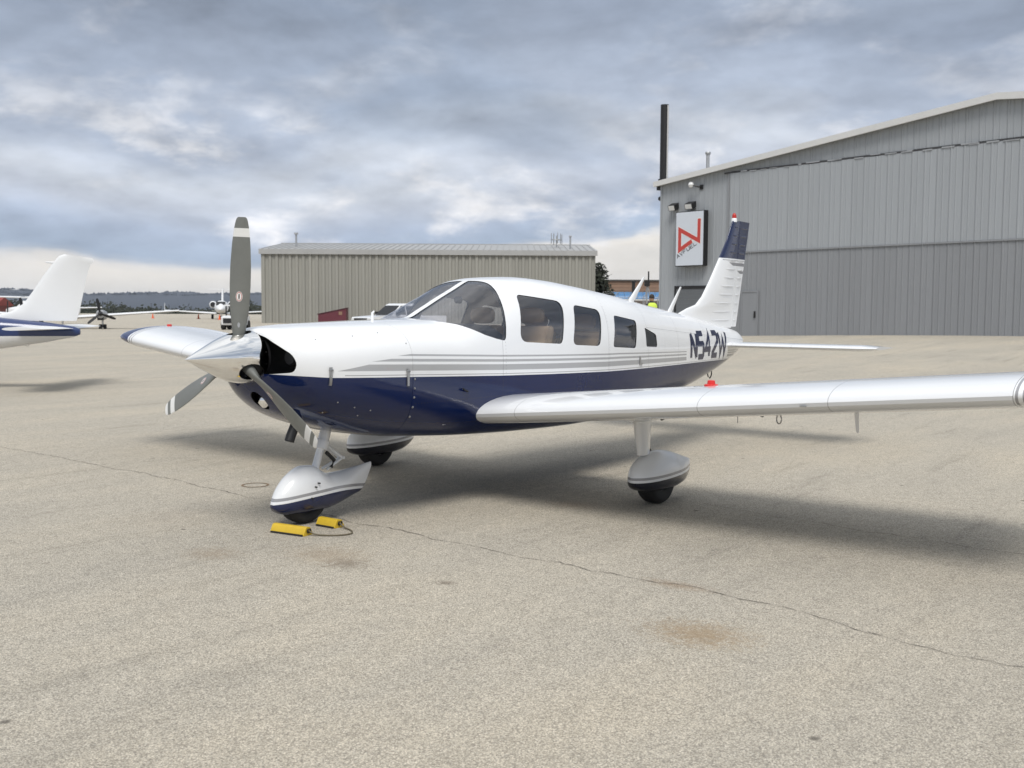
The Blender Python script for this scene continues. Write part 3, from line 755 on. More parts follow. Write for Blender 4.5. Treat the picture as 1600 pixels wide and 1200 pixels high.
# wings
def wing(side):
    sg = side; xt = 1.20 if side < 0 else 1.42; seam = 4.66 if side < 0 else 4.50; tip = seam+.45
    M_tip = banded('wingtip_paint', 1, None, [(seam+.10, 9, (.010, .022, .10)), (seam+.012, seam+.028, (.30, .30, .31)), (seam+.052, seam+.075, (.30, .30, .31))], (.79, .80, .81))
    def le(y): return 1.30+(xt-1.30)*min(1, max(0, (abs(y)-.6)/1.4)), .708+.1065*abs(y)+.013*y
    def ring(y, ch, t, x0, z0, inc=.035 if side < 0 else .005):
        return [(x0+px*math.cos(inc)+pz*math.sin(inc), y, z0-px*math.sin(inc)+pz*math.cos(inc)) for px, pz in airfoil(ch, t, 20, .022)]
    mb = MB(); rs = []
    for y in [.45, .6, .75, .95, 1.3, 1.7, 2.2, 2.65, 3.1, 3.6, 4.1, seam]:
        x0, z0 = le(sg*y); ch = 1.62+max(0, 1.30-x0)*.4
        rs.append(ring(sg*y, ch, .150-(.020 if side < 0 else -.004)*y/4.6, x0, z0))
    mb.loft(rs); w = mb.build('wing', M_wing, plane, True, 30)
    mb = MB(); rs = []
    for k in range(13):
        a = k/12*PI/2; y = seam+.003+.44*math.sin(a); q = max(.10, math.cos(a)**.75); x0, z0 = le(sg*y)
        dx = .20*(1-math.cos(a)**.9)
        rs.append(ring(sg*y, (1.62-dx-.35*(1-q))*1.0, (.128 if side < 0 else .152)*(.16+.84*q), x0+dx, z0-.02*(1-q)))
    mb.loft(rs); mb.build('wingtip', M_tip, w, True, 50)
    def up(y, fx):
        x0, z0 = le(sg*y); px = fx*1.62
        af = airfoil(1.62, .143, 40, .022)[:41]; pz = float(np.interp(px, [p[0] for p in af][::-1], [p[1] for p in af][::-1]))
        return Vector((x0+px, sg*y, z0-px*.035+pz))
    def dn(y, fx):
        x0, z0 = le(sg*y); px = fx*1.62; a = airfoil(1.62, .143, 40, .022); lo = [(0, 0)]+a[41:]+[(1.62, 0)]
        return Vector((x0+px, sg*y, z0-px*.035+float(np.interp(px, [p[0] for p in lo], [p[1] for p in lo]))))
    for y, fx in ((2.52, .30), (seam+.10, .40 if side < 0 else .34)):
        p = up(y, fx); mb = MB()
        mb.loft([[(p.x+a, p.y+b, p.z-.004+h) for a, b, _ in [(r*math.cos(2*PI*k/20), r*math.sin(2*PI*k/20), 0) for k in range(20)]] for h, r in ((0, .052), (.010, .052), (.014, .046), (.016, .030), (.040, .027), (.043, .022))])
        mb.build('fuel_cap', M_red, w, True, 40)
    # underside: tie-down ring, air probe, drain, stall tab
    p = dn(3.05, .30); mb = MB(); mb.tube([p+Vector((.0, .018*math.sin(2*PI*k/14), -.03+.032*math.cos(2*PI*k/14))) for k in range(15)], .005, 6); mb.build('tie_down_ring', M_steel, w, True)
    p = dn(3.62, .26); mb = MB()
    mb.loft([[(p.x+a*s_ + dx, p.y+b*s_, p.z+h) for a, b in [(.035*math.cos(2*PI*k/12), .008*math.sin(2*PI*k/12)) for k in range(12)]] for h, s_, dx in ((.02, 1.1, 0), (-.05, .9, .012), (-.12, .7, .03), (-.135, .3, .04))])
    mb.build('air_probe', M_white2, w, True)
    p = dn(2.72, .32); mb = MB(); mb.tube([p+Vector((0, 0, .01)), p+Vector((0, 0, -.05))], .004, 6); mb.build('drain_tube', M_steel, w)
    p = dn(2.88, .36); mb = MB(); mb.loft(lathe([(p.z+.01, .016), (p.z-.014, .014), (p.z-.02, .006)], 10, 'z', (p.x, p.y, 0))); mb.build('drain_valve', M_steel, w, True)
    p = dn(1.95, .44); mb = MB(); mb.tube([p+Vector((0, 0, .005)), p+Vector((.06, 0, -.03)), p+Vector((.12, 0, -.02))], .012, 8); mb.build('hinge_bracket', M_dark, w, True)
    x0, z0 = le(sg*3.42); mb = MB(); mb.box((x0-.012, sg*3.42-.02, z0-.022), (x0+.01, sg*3.42+.02, z0-.017)); mb.build('stall_tab', M_steel, w)
    # landing light lens let into the leading edge
    x0, z0 = le(sg*1.02); v = []
    for k in range(20):
        q = 2*PI*k/20; yy = .085*math.cos(q); zz = .020*math.sin(q)-.028; xx = x0+.004+zz*zz*14
        v.append((xx-.006, sg*(1.30+yy), le(sg*(1.30+yy))[1]+zz))
    mesh('vent_lens', v, [tuple(range(20))], M_steel, w)
    return w
wing(-1); wing(1)

# tail
M_fin = None
def fin_paint():
    m, t, b = mat('fin_paint', rough=.22, coat=.5); co = objco(t)
    sep = t.nodes.new('ShaderNodeSeparateXYZ'); t.links.new(co, sep.inputs[0]); x, y, z = sep.outputs
    gt = lambda a, v: math_(t, 'GREATER_THAN', a, v); lt = lambda a, v: math_(t, 'LESS_THAN', a, v)
    col = mixc(t, noise(t, co, 2, 4), (.78, .79, .80), (.81, .82, .83))
    for lo, hi, xs in ((2.195, 2.235, 7.02), (2.10, 2.135, 7.28), (2.258, 2.266, 6.85)):
        col = mixc(t, and_(t, gt(z, lo), lt(z, hi), gt(math_(t, 'SUBTRACT', x, math_(t, 'MULTIPLY', math_(t, 'SUBTRACT', hi, z), 3.0)), xs)), col, (.25, .25, .26))
    col = mixc(t, gt(z, 2.285), col, (.006, .013, .058))
    t.links.new(col, b.inputs['Base Color']); return m
M_fin = fin_paint()
LEp = [(5.72, 1.57), (5.98, 1.645), (6.2, 1.69), (6.36, 1.79), (6.54, 1.97), (6.81, 2.28), (7.01, 2.52), (7.13, 2.72), (7.16, 2.765)]
def fin_le(z): return float(np.interp(z, [p[1] for p in LEp], [p[0] for p in LEp]))
def hinge(z): return 7.18+(z-1.42)*.118
def te(z): return 7.315+(z-1.40)*.2555
def half(x, z):
    c0 = fin_le(z); c = te(z)-c0; u = min(1, max(0, (x-c0)/c)); T = .095 if z > 1.9 else .095*(.9/(max(.9, c)))
    return max(.002, 5*T*min(c, 1.0)*(.2969*math.sqrt(u)-.126*u-.3516*u*u+.2843*u**3-.1036*u**4))
def fin_ring(z, xa, xb, n=14):
    xs_ = [xa+(xb-xa)*(i/n)**1.6 for i in range(n+1)]
    L_ = [(x, -half(x, z)*(0.0 if (i == 0 and xa == fin_le(z)) else 1), z) for i, x in enumerate(xs_)]
    R_ = [(x, half(x, z), z) for x in xs_[::-1] if True]
    return L_+R_
mb = MB(); mb.loft([fin_ring(z, fin_le(z)+.0008, hinge(z)-.006) for z in (1.40, 1.5, 1.57, 1.61, 1.645, 1.67, 1.69, 1.74, 1.79, 1.9, 1.97, 2.1, 2.28, 2.4, 2.52, 2.65, 2.72, 2.75, 2.765)]); fin = mb.build('fin', M_fin, plane, True, 40)
mb = MB(); mb.loft([fin_ring(z, hinge(z)+.004, te(z)) for z in (1.415, 1.6, 1.9, 2.2, 2.5, 2.775)]); rud = mb.build('rudder', M_fin, plane, True, 40)
for i in range(12):
    z = 1.50+i*.108
    if z > 2.7: break
    for s_ in (-1, 1):
        for ob, xa, xb in ((fin, fin_le(z)+.42*(hinge(z)-fin_le(z)) if z > 1.8 else hinge(z)-.60+.1*(z-1.5), hinge(z)-.05), (rud, hinge(z)+.03, te(z)-.03)):
            v = []; m = 7
            for k in range(m):
                x = xa+(xb-xa)*k/(m-1); h = half(x, z); rr = .010*math.sin(PI*min(1, max(0.02, (k)/(m-1)))) ** .4
                v += [(x, s_*(h-.003), z-.014), (x, s_*(h+rr), z), (x, s_*(h-.003), z+.014)]
            f = []
            for k in range(m-1): f += [(3*k, 3*k+1, 3*k+4, 3*k+3), (3*k+1, 3*k+2, 3*k+5, 3*k+4)]
            mesh('rib', v, f, M_fin, ob, True)
mb = MB(); mb.loft(lathe([(2.755, .036), (2.80, .034), (2.805, .030)], 16, 'z', (7.215, 0, 0))); bcn = mb.build('beacon', M_white, plane, True, 40)
mb = MB(); mb.loft(lathe([(2.803, .028), (2.84, .027), (2.862, .019), (2.872, .005)], 16, 'z', (7.215, 0, 0))); mb.build('beacon_lens', grime('red_lens', (.45, .03, .02), .25), bcn, True, 50)
mb = MB(); rs = []
for k in range(-12, 13):
    y = 2.0*k/12
    e = 1-max(0, (abs(y)-1.90)/.10)*.5
    rs.append([(6.70+(1-e)*.25+px, y, 1.19+pz) for px, pz in airfoil(.76*(1-(1-e)*.35), .10*e, 14, 0)])
mb.loft(rs); stab = mb.build('stabilator', M_wing, plane, True, 40)
mb = MB(); mb.tube([(6.55, 0, .86), (6.57, 0, .80), (6.62, 0, .775), (6.66, 0, .81), (6.665, 0, .88)], .008, 8); mb.build('tail_skid_ring', M_dark, plane, True)
mb = MB(); mb.loft(rings_super([(7.405, 0, 1.225, .062, .075, .075, 2.2), (7.45, 0, 1.225, .045, .055, .055, 2.2), (7.475, 0, 1.225, .018, .022, .022, 2)], 20)); mb.build('tail_cone_cap', M_white, plane, True, 50)

def blade_antenna(x0, z0, x1, z1, c0, c1):
    mb = MB(); rs = []
    for k in range(7):
        t = k/6; c = c0+(c1-c0)*t; x = x0+(x1-x0)*t; z = z0-.02+(z1-z0+.02)*t
        rs.append([(x+px-.5*c, pz*(.9), z) for px, pz in airfoil(c, .22, 8, 0)])
    mb.loft(rs); mb.build('antenna', M_white, plane, True, 50)
blade_antenna(4.66, 1.70, 4.98, 1.99, .15, .05); blade_antenna(5.55, 1.60, 5.83, 1.90, .12, .04)
mb = MB(); mb.tube([(.74, .02, 1.53), (.74, .02, 1.585), (.76, .02, 1.60)], [.012, .010, .006], 8); mb.build('air_temperature_probe', M_white, plane, True)
mb = MB()
for s_ in (-1,): mb.box((3.92, -fus_y(3.92, 1.10)-.008, 1.07), (3.945, -fus_y(3.92, 1.10)+.01, 1.15)); mb.box((3.945, -fus_y(3.92, 1.10)-.008, 1.07), (3.985, -fus_y(3.95, 1.10)+.01, 1.085))
mb.build('door_handle', M_steel, plane)
mb = MB(); mb.tube([(1.10, -.637, .985), (1.09, -.655, .98), (1.13, -.655, .965), (1.16, -.635, .96)], .007, 6); mb.build('static_port', M_dark, plane, True)

# registration letters, stroke by stroke, following the skin
STROKE = {'N': [[(0, 0), (0, 1)], [(0, 1), (1, 0)], [(1, 0), (1, 1)]], '5': [[(.95, 1), (0, 1), (0, .56), (.85, .56), (1, .48), (1, .08), (.88, 0), (0, 0)]],
          '4': [[(.72, 0), (.72, 1), (0, .30), (1, .30)]], '2': [[(0, 1), (.88, 1), (1, .9), (1, .62), (0, .12), (0, 0), (1, 0)]],
          'W': [[(0, 1), (.22, 0), (.5, .72), (.78, 0), (1, 1)]], 'A': [[(0, 0), (.5, 1), (1, 0)], [(.2, .3), (.8, .3)]], 'V': [[(0, 1), (.5, 0), (1, 1)]],
          'F': [[(0, 0), (0, 1), (1, 1)], [(0, .52), (.8, .52)]], 'U': [[(0, 1), (0, .1), (.12, 0), (.88, 0), (1, .1), (1, 1)]], 'E': [[(1, 0), (0, 0), (0, 1), (1, 1)], [(0, .5), (.85, .5)]], 'L': [[(0, 1), (0, 0), (1, 0)]]}
def ribbon(pts, w, sub=6):
    """mitred strip of half-width w along a 2-D polyline"""
    P = [Vector(p) for p in pts]; L_ = []; R_ = []
    for i, p in enumerate(P):
        d0 = (p-P[i-1]).normalized() if i else None; d1 = (P[i+1]-p).normalized() if i < len(P)-1 else None
        if d0 is None or d1 is None: d = d1 or d0; n = Vector((-d.y, d.x)); k = 1
        else:
            n0, n1 = Vector((-d0.y, d0.x)), Vector((-d1.y, d1.x)); n = (n0+n1).normalized(); k = min(1/max(.25, n.dot(n0)), 2.2)
        L_.append(p+n*w*k); R_.append(p-n*w*k)
    v = []; f = []
    for i in range(len(P)-1):
        for j in range(sub+(i == len(P)-2)):
            t = j/sub; a = L_[i].lerp(L_[i+1], t); b = R_[i].lerp(R_[i+1], t)
            for q in range(4): v.append(tuple(a.lerp(b, q/3)))
    for i in range(len(v)//4-1):
        for q in range(3): f.append((4*i+q, 4*i+q+1, 4*i+4+q+1, 4*i+4+q))
    return v, f
def registration():
    for s_ in (-1, 1):
        for ch, x, wd in (('N', 5.42, .170), ('5', 5.655, .170), ('4', 5.89, .185), ('2', 6.145, .170), ('W', 6.375, .275)):
            V = []; Fc = []
            lift = .0022
            for st_ in STROKE[ch]:
                st2 = [(p[0]*wd, .015+p[1]*.27) for p in st_]
                v, f = ribbon(st2, .032)
                kk = len(V)
                for (px, pz) in v:
                    sh = .055*pz
                    X = (x+px+sh) if s_ < 0 else (12.09-x-px+sh)
                    Z = waist(5.9)+.048+pz
                    V.append((X, s_*(fus_y(X, Z)+lift), Z))
                Fc += [tuple(q+kk for q in a) for a in f]; lift += .0006
            mesh('registration_letter', V, Fc, M_blue, plane)
registration()

# undercarriage
def fairing_mat(name, x0, z0, x1, z1, lowdark, bow=0.):
    m, t, b = mat(name, rough=.25, coat=.5); co = objco(t)
    sep = t.nodes.new('ShaderNodeSeparateXYZ'); t.links.new(co, sep.inputs[0]); x, y, z = sep.outputs
    tt = math_(t, 'SUBTRACT', z, math_(t, 'ADD', math_(t, 'MULTIPLY', math_(t, 'SUBTRACT', x, x0), (z1-z0)/(x1-x0)), z0))
    u = math_(t, 'DIVIDE', math_(t, 'SUBTRACT', x, (x0+x1)/2), (x1-x0)/2)
    tt = math_(t, 'SUBTRACT', tt, math_(t, 'MULTIPLY', math_(t, 'SUBTRACT', 1.0, math_(t, 'MULTIPLY', u, u)), bow))
    gt = lambda a, v: math_(t, 'GREATER_THAN', a, v); lt = lambda a, v: math_(t, 'LESS_THAN', a, v)
    col = mixc(t, and_(t, gt(tt, .020), lt(tt, .042)), (.79, .80, .81), (.30, .30, .31))
    col = mixc(t, lt(tt, 0), col, lowdark); t.links.new(col, b.inputs['Base Color']); return m
def wheel(x, y, r, w, rim=1.):
    prof = [(-w*.30, r*.52*rim), (-w*.46, r*.60*rim), (-w*.52, r*.78), (-w*.47, r*.91), (-w*.34, r*.975), (-w*.12, r), (w*.12, r), (w*.34, r*.975), (w*.47, r*.91), (w*.52, r*.78), (w*.46, r*.60*rim), (w*.30, r*.52*rim)]
    mb = MB(); mb.loft(lathe(prof, 40, 'y', (x, y, r)), True); t = mb.build('tyre', M_rubber, plane, True, 50)
    for g in (-.22, 0, .22):
        pass
    mb = MB(); mb.loft(lathe([(-w*.44, .02), (-w*.46, r*.16), (-w*.36, r*.2), (-w*.33, r*.42*rim), (-w*.43, r*.47*rim), (-w*.42, r*.55*rim), (-w*.3, r*.56*rim), (w*.3, r*.56*rim), (w*.42, r*.55*rim), (w*.43, r*.47*rim), (w*.33, r*.42*rim), (w*.36, r*.2), (w*.46, r*.16), (w*.44, .02)], 32, 'y', (x, y, r)))
    mb.build('wheel_rim', M_alu, t, True, 30); return t
def fairing(st, y, m, name='wheel_fairing'):
    xs_ = [s_[0] for s_ in st]; X = np.linspace(xs_[0], xs_[-1], 40); X = np.unique(np.concatenate([X, [xs_[0]+.004, xs_[0]+.012]]))
    cols = [pchip(xs_, [s_[k] for s_ in st], X) for k in (1, 2, 3)]; rs = []
    for i, x in enumerate(X):
        zb, zt, w = cols[0][i], cols[1][i], cols[2][i]; zc = zb+(zt-zb)*.36; r = []
        for k in range(36):
            q = 2*PI*k/36; c, s_ = math.cos(q), math.sin(q); e = 2.1 if s_ > 0 else 3.2
            qq = (abs(c)**e+abs(s_)**e)**(-1/e)
            r.append((x, y+w*c*qq, zc+(zt-zc if s_ > 0 else zc-zb)*s_*qq))
        rs.append(r)
    mb = MB(); mb.loft(rs); return mb.build(name, m, plane, True, 45)
M_nf = fairing_mat('nose_fairing_paint', -.315, .176, .60, .182, (.006, .013, .058), .036)
M_mf = fairing_mat('main_fairing_paint', 2.03, .215, 2.97, .240, (.008, .010, .022))
nf = fairing([(-.315, .150, .188, .02), (-.285, .118, .242, .054), (-.235, .096, .308, .090), (-.14, .088, .392, .120), (-.03, .085, .436, .136), (.06, .088, .430, .138), (.14, .088, .385, .132), (.22, .096, .350, .118), (.34, .118, .352, .090), (.48, .148, .364, .054), (.565, .165, .372, .030), (.62, .215, .380, .020), (.695, .345, .388, .008)], 0, M_nf)
for x, z in ((.02, .31), (-.01, .285), (-.05, .205)):
    mb = MB(); mb.loft(lathe([(-.150, .006), (-.128, .006)], 8, 'y', (x, 0, z))); mb.build('fairing_screw', M_dark, nf)
for s_ in (-1, 1):
    fairing([(2.02, .205, .265, .02), (2.06, .165, .335, .07), (2.14, .135, .392, .112), (2.26, .122, .434, .138), (2.40, .118, .45, .146), (2.55, .12, .432, .140), (2.70, .135, .395, .116), (2.82, .165, .360, .080), (2.92, .205, .334, .042), (2.975, .235, .318, .014)], s_*1.662, M_mf); mfa = bpy.context.scene.collection.objects[-1] if False else plane.children[-1]
    cb = MB(); cb.loft(lathe([(s_*1.40, .150), (s_*1.612, .150)], 28, 'y', (2.42, 0, .195))); cb = cb.build('cutter', [M_mf])
    boolean(mfa, cb); drop(cb); finish(mfa, 40)
    mb = MB(); rs = []
    for z, cx, ch in ((.86, 2.20, .27), (.70, 2.20, .25), (.55, 2.205, .21), (.43, 2.215, .18)):
        rs.append([(cx-ch/2+px, s_*1.655+pz, z) for px, pz in airfoil(ch, .42, 10, 0)])
    mb.loft(rs); mb.build('gear_leg', M_white, plane, True, 50)
    mb = MB(); mb.loft(rings_super([(2.0, s_*1.655, .775, .05, .02, .06, 2), (2.1, s_*1.655, .765, .10, .04, .06, 2), (2.3, s_*1.655, .76, .11, .04, .055, 2), (2.55, s_*1.655, .755, .07, .03, .04, 2), (2.8, s_*1.655, .75, .02, .02, .02, 2)], 20)); mb.build('gear_leg_fillet', M_white, plane, True, 50)
    mb = MB(); mb.tube([(2.36, s_*1.58, .72), (2.36, s_*1.59, .55), (2.38, s_*1.60, .47), (2.42, s_*1.60, .43)], .008, 6); mb.build('brake_line', M_dark, plane, True)
    wheel(2.40, s_*1.662, .213, .165, .80)
    mb = MB(); mb.loft(lathe([(s_*1.60-.0, .085), (s_*1.585, .085)], 18, 'y', (2.40, 0, .213))); mb.box((2.43, min(s_*1.55, s_*1.60), .22), (2.53, max(s_*1.55, s_*1.60), .31)); mb.build('brake_disc', M_alu, plane, True, 30)
wheel(-.02, 0, .2, .15)
mb = MB(); mb.tube([(.26, 0, .80), (.175, 0, .575)], .043, 18); mb.tube([(.187, 0, .605), (.160, 0, .545)], .054, 18); mb.tube([(.175, 0, .58), (.105, 0, .40), (.04, 0, .25)], .030, 18); ns = mb.build('nose_strut', M_white, plane, True, 40)
mb = MB()
for y in (-.028, .028):
    mb.tube([(.19, y, .575), (.375, y*.5, .455)], .011, 8); mb.tube([(.375, y*.5, .455), (.20, y, .385)], .011, 8)
mb.tube([(.375, -.03, .455), (.375, .03, .455)], .013, 8); mb.build('torque_link', M_white, ns, True)
mb = MB(); mb.tube([(.17, -.055, .52), (.25, -.055, .45), (.22, -.055, .40)], .016, 8); mb.build('shimmy_damper', M_dark, ns, True)

# cabin
mb = MB(); mb.box((.95, -.55, .70), (4.6, .55, .73)); mb.build('cabin_floor', M_lining, plane)
mb = MB(); mb.loft([[(x, -h, .95), (x, h, .95), (x, h, z-.05), (x, h*.85, z), (x, -h*.85, z), (x, -h, z-.05)] for x, h, z in ((1.19, .30, 1.475), (1.26, .42, 1.495), (1.40, .50, 1.500), (1.62, .555, 1.485), (1.70, .56, 1.455))]); mb.build('instrument_panel', M_dark, plane)
mb = MB()
for s_ in (-1, 1): mb.tube([(1.69, s_*.27, 1.22), (1.78, s_*.27, 1.23)], .014, 8); mb.tube([(1.78, s_*.27+.1, 1.30), (1.79, s_*.27+.1, 1.24), (1.79, s_*.27, 1.22), (1.79, s_*.27-.1, 1.24), (1.78, s_*.27-.1, 1.30)], .013, 8)
mb.build('control_yoke', M_dark, plane, True)
mb = MB(); mb.loft(lathe([(1.74, .004), (1.755, .03), (1.80, .032), (1.815, .02)], 14, 'x', (0, 0, 1.70))); mb.build('compass', M_dark, plane, True)
def seat(x, y, m, h=1.50, head=True):
    mb = MB(); mb.prism(rounded([(x-.25, .90), (x+.22, .90), (x+.22, 1.02), (x-.25, 1.04)], .04), 1, y-.23, y+.23)
    b = mb.build('seat', m, plane, True, 40)
    mb = MB(); mb.prism(rounded([(x+.17, .98), (x+.28, .98), (x+.40, h), (x+.30, h+.02)], .045), 1, y-.225, y+.225); mb.build('backrest', m, b, True, 40)
    if head:
        mb = MB(); mb.loft(rings_super([(x+.30, y, h+.10, .09, .05, .05, 2.6), (x+.33, y, h+.10, .13, .08, .075, 2.8), (x+.38, y, h+.10, .13, .08, .075, 2.8), (x+.41, y, h+.10, .09, .05, .05, 2.6)], 20)); mb.build('headrest', m, b, True, 50)
for y in (-.29, .29): seat(2.12, y, M_tan, 1.46); seat(2.98, y, M_tan, 1.40); seat(3.62, y, M_black_leather, 1.34, False)

# ------------------------------------------------------------------ chocks
def chock(l, c, ang, label):
    o = empty('wheel_chock', (c[0], c[1], 0), ang, label, 'wheel chock', 'yellow chocks at the nose wheel')
    mb = MB(); mb.prism(rounded([(-.052, .0), (.052, .0), (.022, .060), (-.022, .060)], .012, 3), 1, -l/2, l/2, 0); mb.build('chock_body', M_yellow, o, True, 40)
    mb = MB(); mb.box((-.060, -l/2+.01, -.0), (.060, l/2-.01, .012)); mb.build('rubber_foot', M_rubber, o)
    mb = MB(); mb.tube([(0, -l/2-.012, .045+.018*math.sin(q)) if False else (.018*math.cos(q), -l/2-.008, .034+.014*math.sin(q)) for q in [2*PI*k/12 for k in range(13)]], .006, 6); mb.build('rope_eye', M_dark, o, True)
chock(.31, (-.325, -.225), .16, 'front yellow chock lying before the nose wheel')
chock(.20, (.022, -.252), .03, 'rear yellow chock half hidden behind the nose wheel')
mb = MB(); pts = [(-.298, -.385, .034), (-.28, -.43, .012), (-.23, -.51, .007), (-.16, -.575, .007), (-.09, -.59, .007), (-.04, -.555, .007), (.0, -.49, .007), (.012, -.42, .014), (.022, -.362, .034)]
P = [Vector(p) for p in pts]; sm = []
for i in range(len(P)-1):
    for k in range(5):
        t = k/5; p0, p1, p2, p3 = P[max(0, i-1)], P[i], P[i+1], P[min(len(P)-1, i+2)]
        sm.append(.5*((2*p1)+(-p0+p2)*t+(2*p0-5*p1+4*p2-p3)*t*t+(-p0+3*p1-3*p2+p3)*t**3))
mb.tube(sm+[P[-1]], .006, 8); tag(mb.build('chock_rope', M_rope, None, True), 'thin brown rope looping between the two yellow chocks', 'rope')

# ------------------------------------------------------------------ large slate hangar on the right
def panel_mesh(w, h, rib=.035, name='wall_panel'):
    pr = [(0, 0), (.012, .016), (.038, .016), (.050, 0), (.075, -.022), (.13, -.022), (.145, 0), (w*.5-.016, 0), (w*.5, .014), (w*.5+.016, 0), (w*.5+.03, -.012), (w*.5+.06, -.012), (w*.5+.075, 0), (w, 0)]
    v = [(x, y, 0) for x, y in pr]+[(x, y, h) for x, y in pr]; n = len(pr)
    f = [(i, i+1, n+i+1, n+i) for i in range(n-1)]
    return v, f
HANG = empty('slate_hangar', site(8.54, 60.7, 0), SITE_RZ+math.atan2(-.765, .644), 'large slate grey metal hangar with tall ribbed door at right', 'hangar')
EAVE, APEX, HW = 8.88, 10.90, 19.35; DL, DR, SEAM, DTOP = 4.97, 33.73, 4.74, 9.07
def roof_z(s_): return EAVE+(APEX-EAVE)*(1-abs(s_-HW)/HW)
def hangar():
    W = .61; shared = {}
    def panel(s_, z0, z1, m, y, w=W):
        key = (round(z1-z0, 3), m.name, round(w, 3))
        if key not in shared:
            v, f = panel_mesh(w, z1-z0); o = mesh('wall_panel', v, f, m, HANG); shared[key] = o.data
        else: o = link(bpy.data.objects.new('wall_panel', shared[key]), HANG)
        o.location = (s_, y, z0)
    # corner wall left and right of the door
    n = 8; w = DL/n
    for base in (0, DR):
        wd = (DL if base == 0 else 2*HW-DR)/n
        for k in range(n):
            a = base+k*wd; z1 = min(roof_z(a), roof_z(a+wd))-.02
            v, f = panel_mesh(wd, z1+.5); o = mesh('wall_panel', v, f, M_bluegrey_lo if False else M_bluegrey, HANG); o.location = (a, 0, -.5)
    n = 47; w = (DR-DL)/n
    for k in range(n):
        a = DL+k*w
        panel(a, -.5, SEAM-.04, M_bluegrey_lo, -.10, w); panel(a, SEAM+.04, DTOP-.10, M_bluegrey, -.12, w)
        z0 = DTOP+.02; z1 = min(roof_z(a), roof_z(a+w))-.02
        if z1-z0 > .1:
            v, f = panel_mesh(w, z1-z0); o = mesh('gable_panel', v, f, M_bluegrey, HANG); o.location = (a, 0, z0)
    mb = MB(); mb.box((DL-.1, -.16, SEAM-.04), (DR+.1, -.06, SEAM+.035)); mb.build('door_rail', M_bluegrey_lo, HANG)
    mb = MB(); mb.box((DL-.4, -.11, DTOP-.10), (DR+.4, -.02, DTOP-.02)); mb.build('door_top_shade', grime('door_gap_shade', (.06, .06, .065), .8, var=.8, scale=2), HANG)  # uneven dark strip, the shadows of door gap and track put into colour
    b0 = None
    for k in range(38):
        a = DL+.5+k*.76
        if b0 is None: mb = MB(); mb.box((0, -.155, -.03), (.3, -.10, .03)); o = mb.build('door_track_bracket', M_galv, HANG); b0 = o.data
        else: o = link(bpy.data.objects.new('door_track_bracket', b0), HANG)
        o.location = (a+random.uniform(-.3, .3), 0, DTOP-.055+random.uniform(-.05, .04)); o.scale = (random.uniform(.5, 2.6), 1, random.uniform(.4, 1.3))
    for a, b in ((DL-.10, DL-.02), (DR+.02, DR+.10)): mb = MB(); mb.box((a, -.14, -.5), (b, -.02, DTOP-.1)); mb.build('door_frame', M_bluegrey_lo, HANG)
    # roof, fascia, side and back walls
    D = 45
    for sgn in (0, 1):
        a, b = (-.35, HW) if sgn == 0 else (HW, 2*HW+.35)
        za, zb = (roof_z(0)-.04, APEX) if sgn == 0 else (APEX, roof_z(0)-.04)
        v = [(a, -.25, za+.02), (b, -.25, zb+.02), (b, D, zb+.02), (a, D, za+.02), (a, -.25, za+.10), (b, -.25, zb+.10), (b, D, zb+.10), (a, D, za+.10)]
        mesh('roof', v, [(0, 3, 2, 1), (4, 5, 6, 7), (0, 1, 5, 4), (1, 2, 6, 5), (2, 3, 7, 6), (3, 0, 4, 7)], M_roof, HANG)
        v = [(a, -.36, za-.16), (b, -.36, zb-.16), (b, -.25, zb-.16), (a, -.25, za-.16), (a, -.36, za+.13), (b, -.36, zb+.13), (b, -.25, zb+.13), (a, -.25, za+.13)]
        mesh('fascia', v, [(0, 3, 2, 1), (4, 5, 6, 7), (0, 1, 5, 4), (1, 2, 6, 5), (2, 3, 7, 6), (3, 0, 4, 7)], M_trim, HANG)
    mb = MB(); mb.box((-.45, -.25, EAVE-.16), (-.35, D, EAVE+.08)); mb.build('gutter', M_trim, HANG)
    mb = MB(); mb.box((0, .06, -.5), (.2, D, EAVE-.02)); mb.build('side_wall', M_bluegrey, HANG)
    mb = MB(); mb.box((2*HW-.2, .06, -.5), (2*HW, D, EAVE-.02)); mb.build('side_wall', M_bluegrey, HANG)
    mb = MB(); mb.prism([(.2, -.5), (2*HW-.2, -.5), (2*HW-.2, EAVE-.02), (HW, APEX-.05), (.2, EAVE-.02)], 1, D-.2, D); mb.build('back_wall', M_bluegrey, HANG)
    mb = MB(); mb.prism([(.02, -.5), (2*HW-.02, -.5), (2*HW-.02, EAVE-.06), (HW, APEX-.1), (.02, EAVE-.06)], 1, .06, .10); mb.build('wall_backing', M_bluegrey_lo, HANG)
    mb = MB(); mb.box((-.05, -.055, -.5), (.06, .05, EAVE-.05)); mb.build('corner_trim', M_bluegrey, HANG)
    # roll-up door with its own slats, and the walk-in door
    mb = MB(); mb.box((1.15, -.10, 2.83), (3.55, .0, 3.0)); mb.box((1.15, -.10, -.5), (1.27, -.0, 2.83)); mb.box((3.43, -.10, -.5), (3.55, .0, 2.83)); rd = mb.build('roller_door_frame', M_dark, HANG)
    M_roll = grime('roller_slats', (.13, .14, .15), .6, var=.1); sl = None
    for k in range(14):
        if sl is None: mb = MB(); mb.box((1.27, -.075, 0), (3.43, -.045, .20)); o = mb.build('slat', M_roll, rd, False); sl = o.data
        else: o = link(bpy.data.objects.new('slat', sl), rd)
        o.location = (0, 0, -.02+k*.205)
    mb = MB(); mb.box((5.98, -.155, -.2), (6.94, -.125, 2.60)); md = mb.build('walk_door', M_bluegrey_lo, HANG)
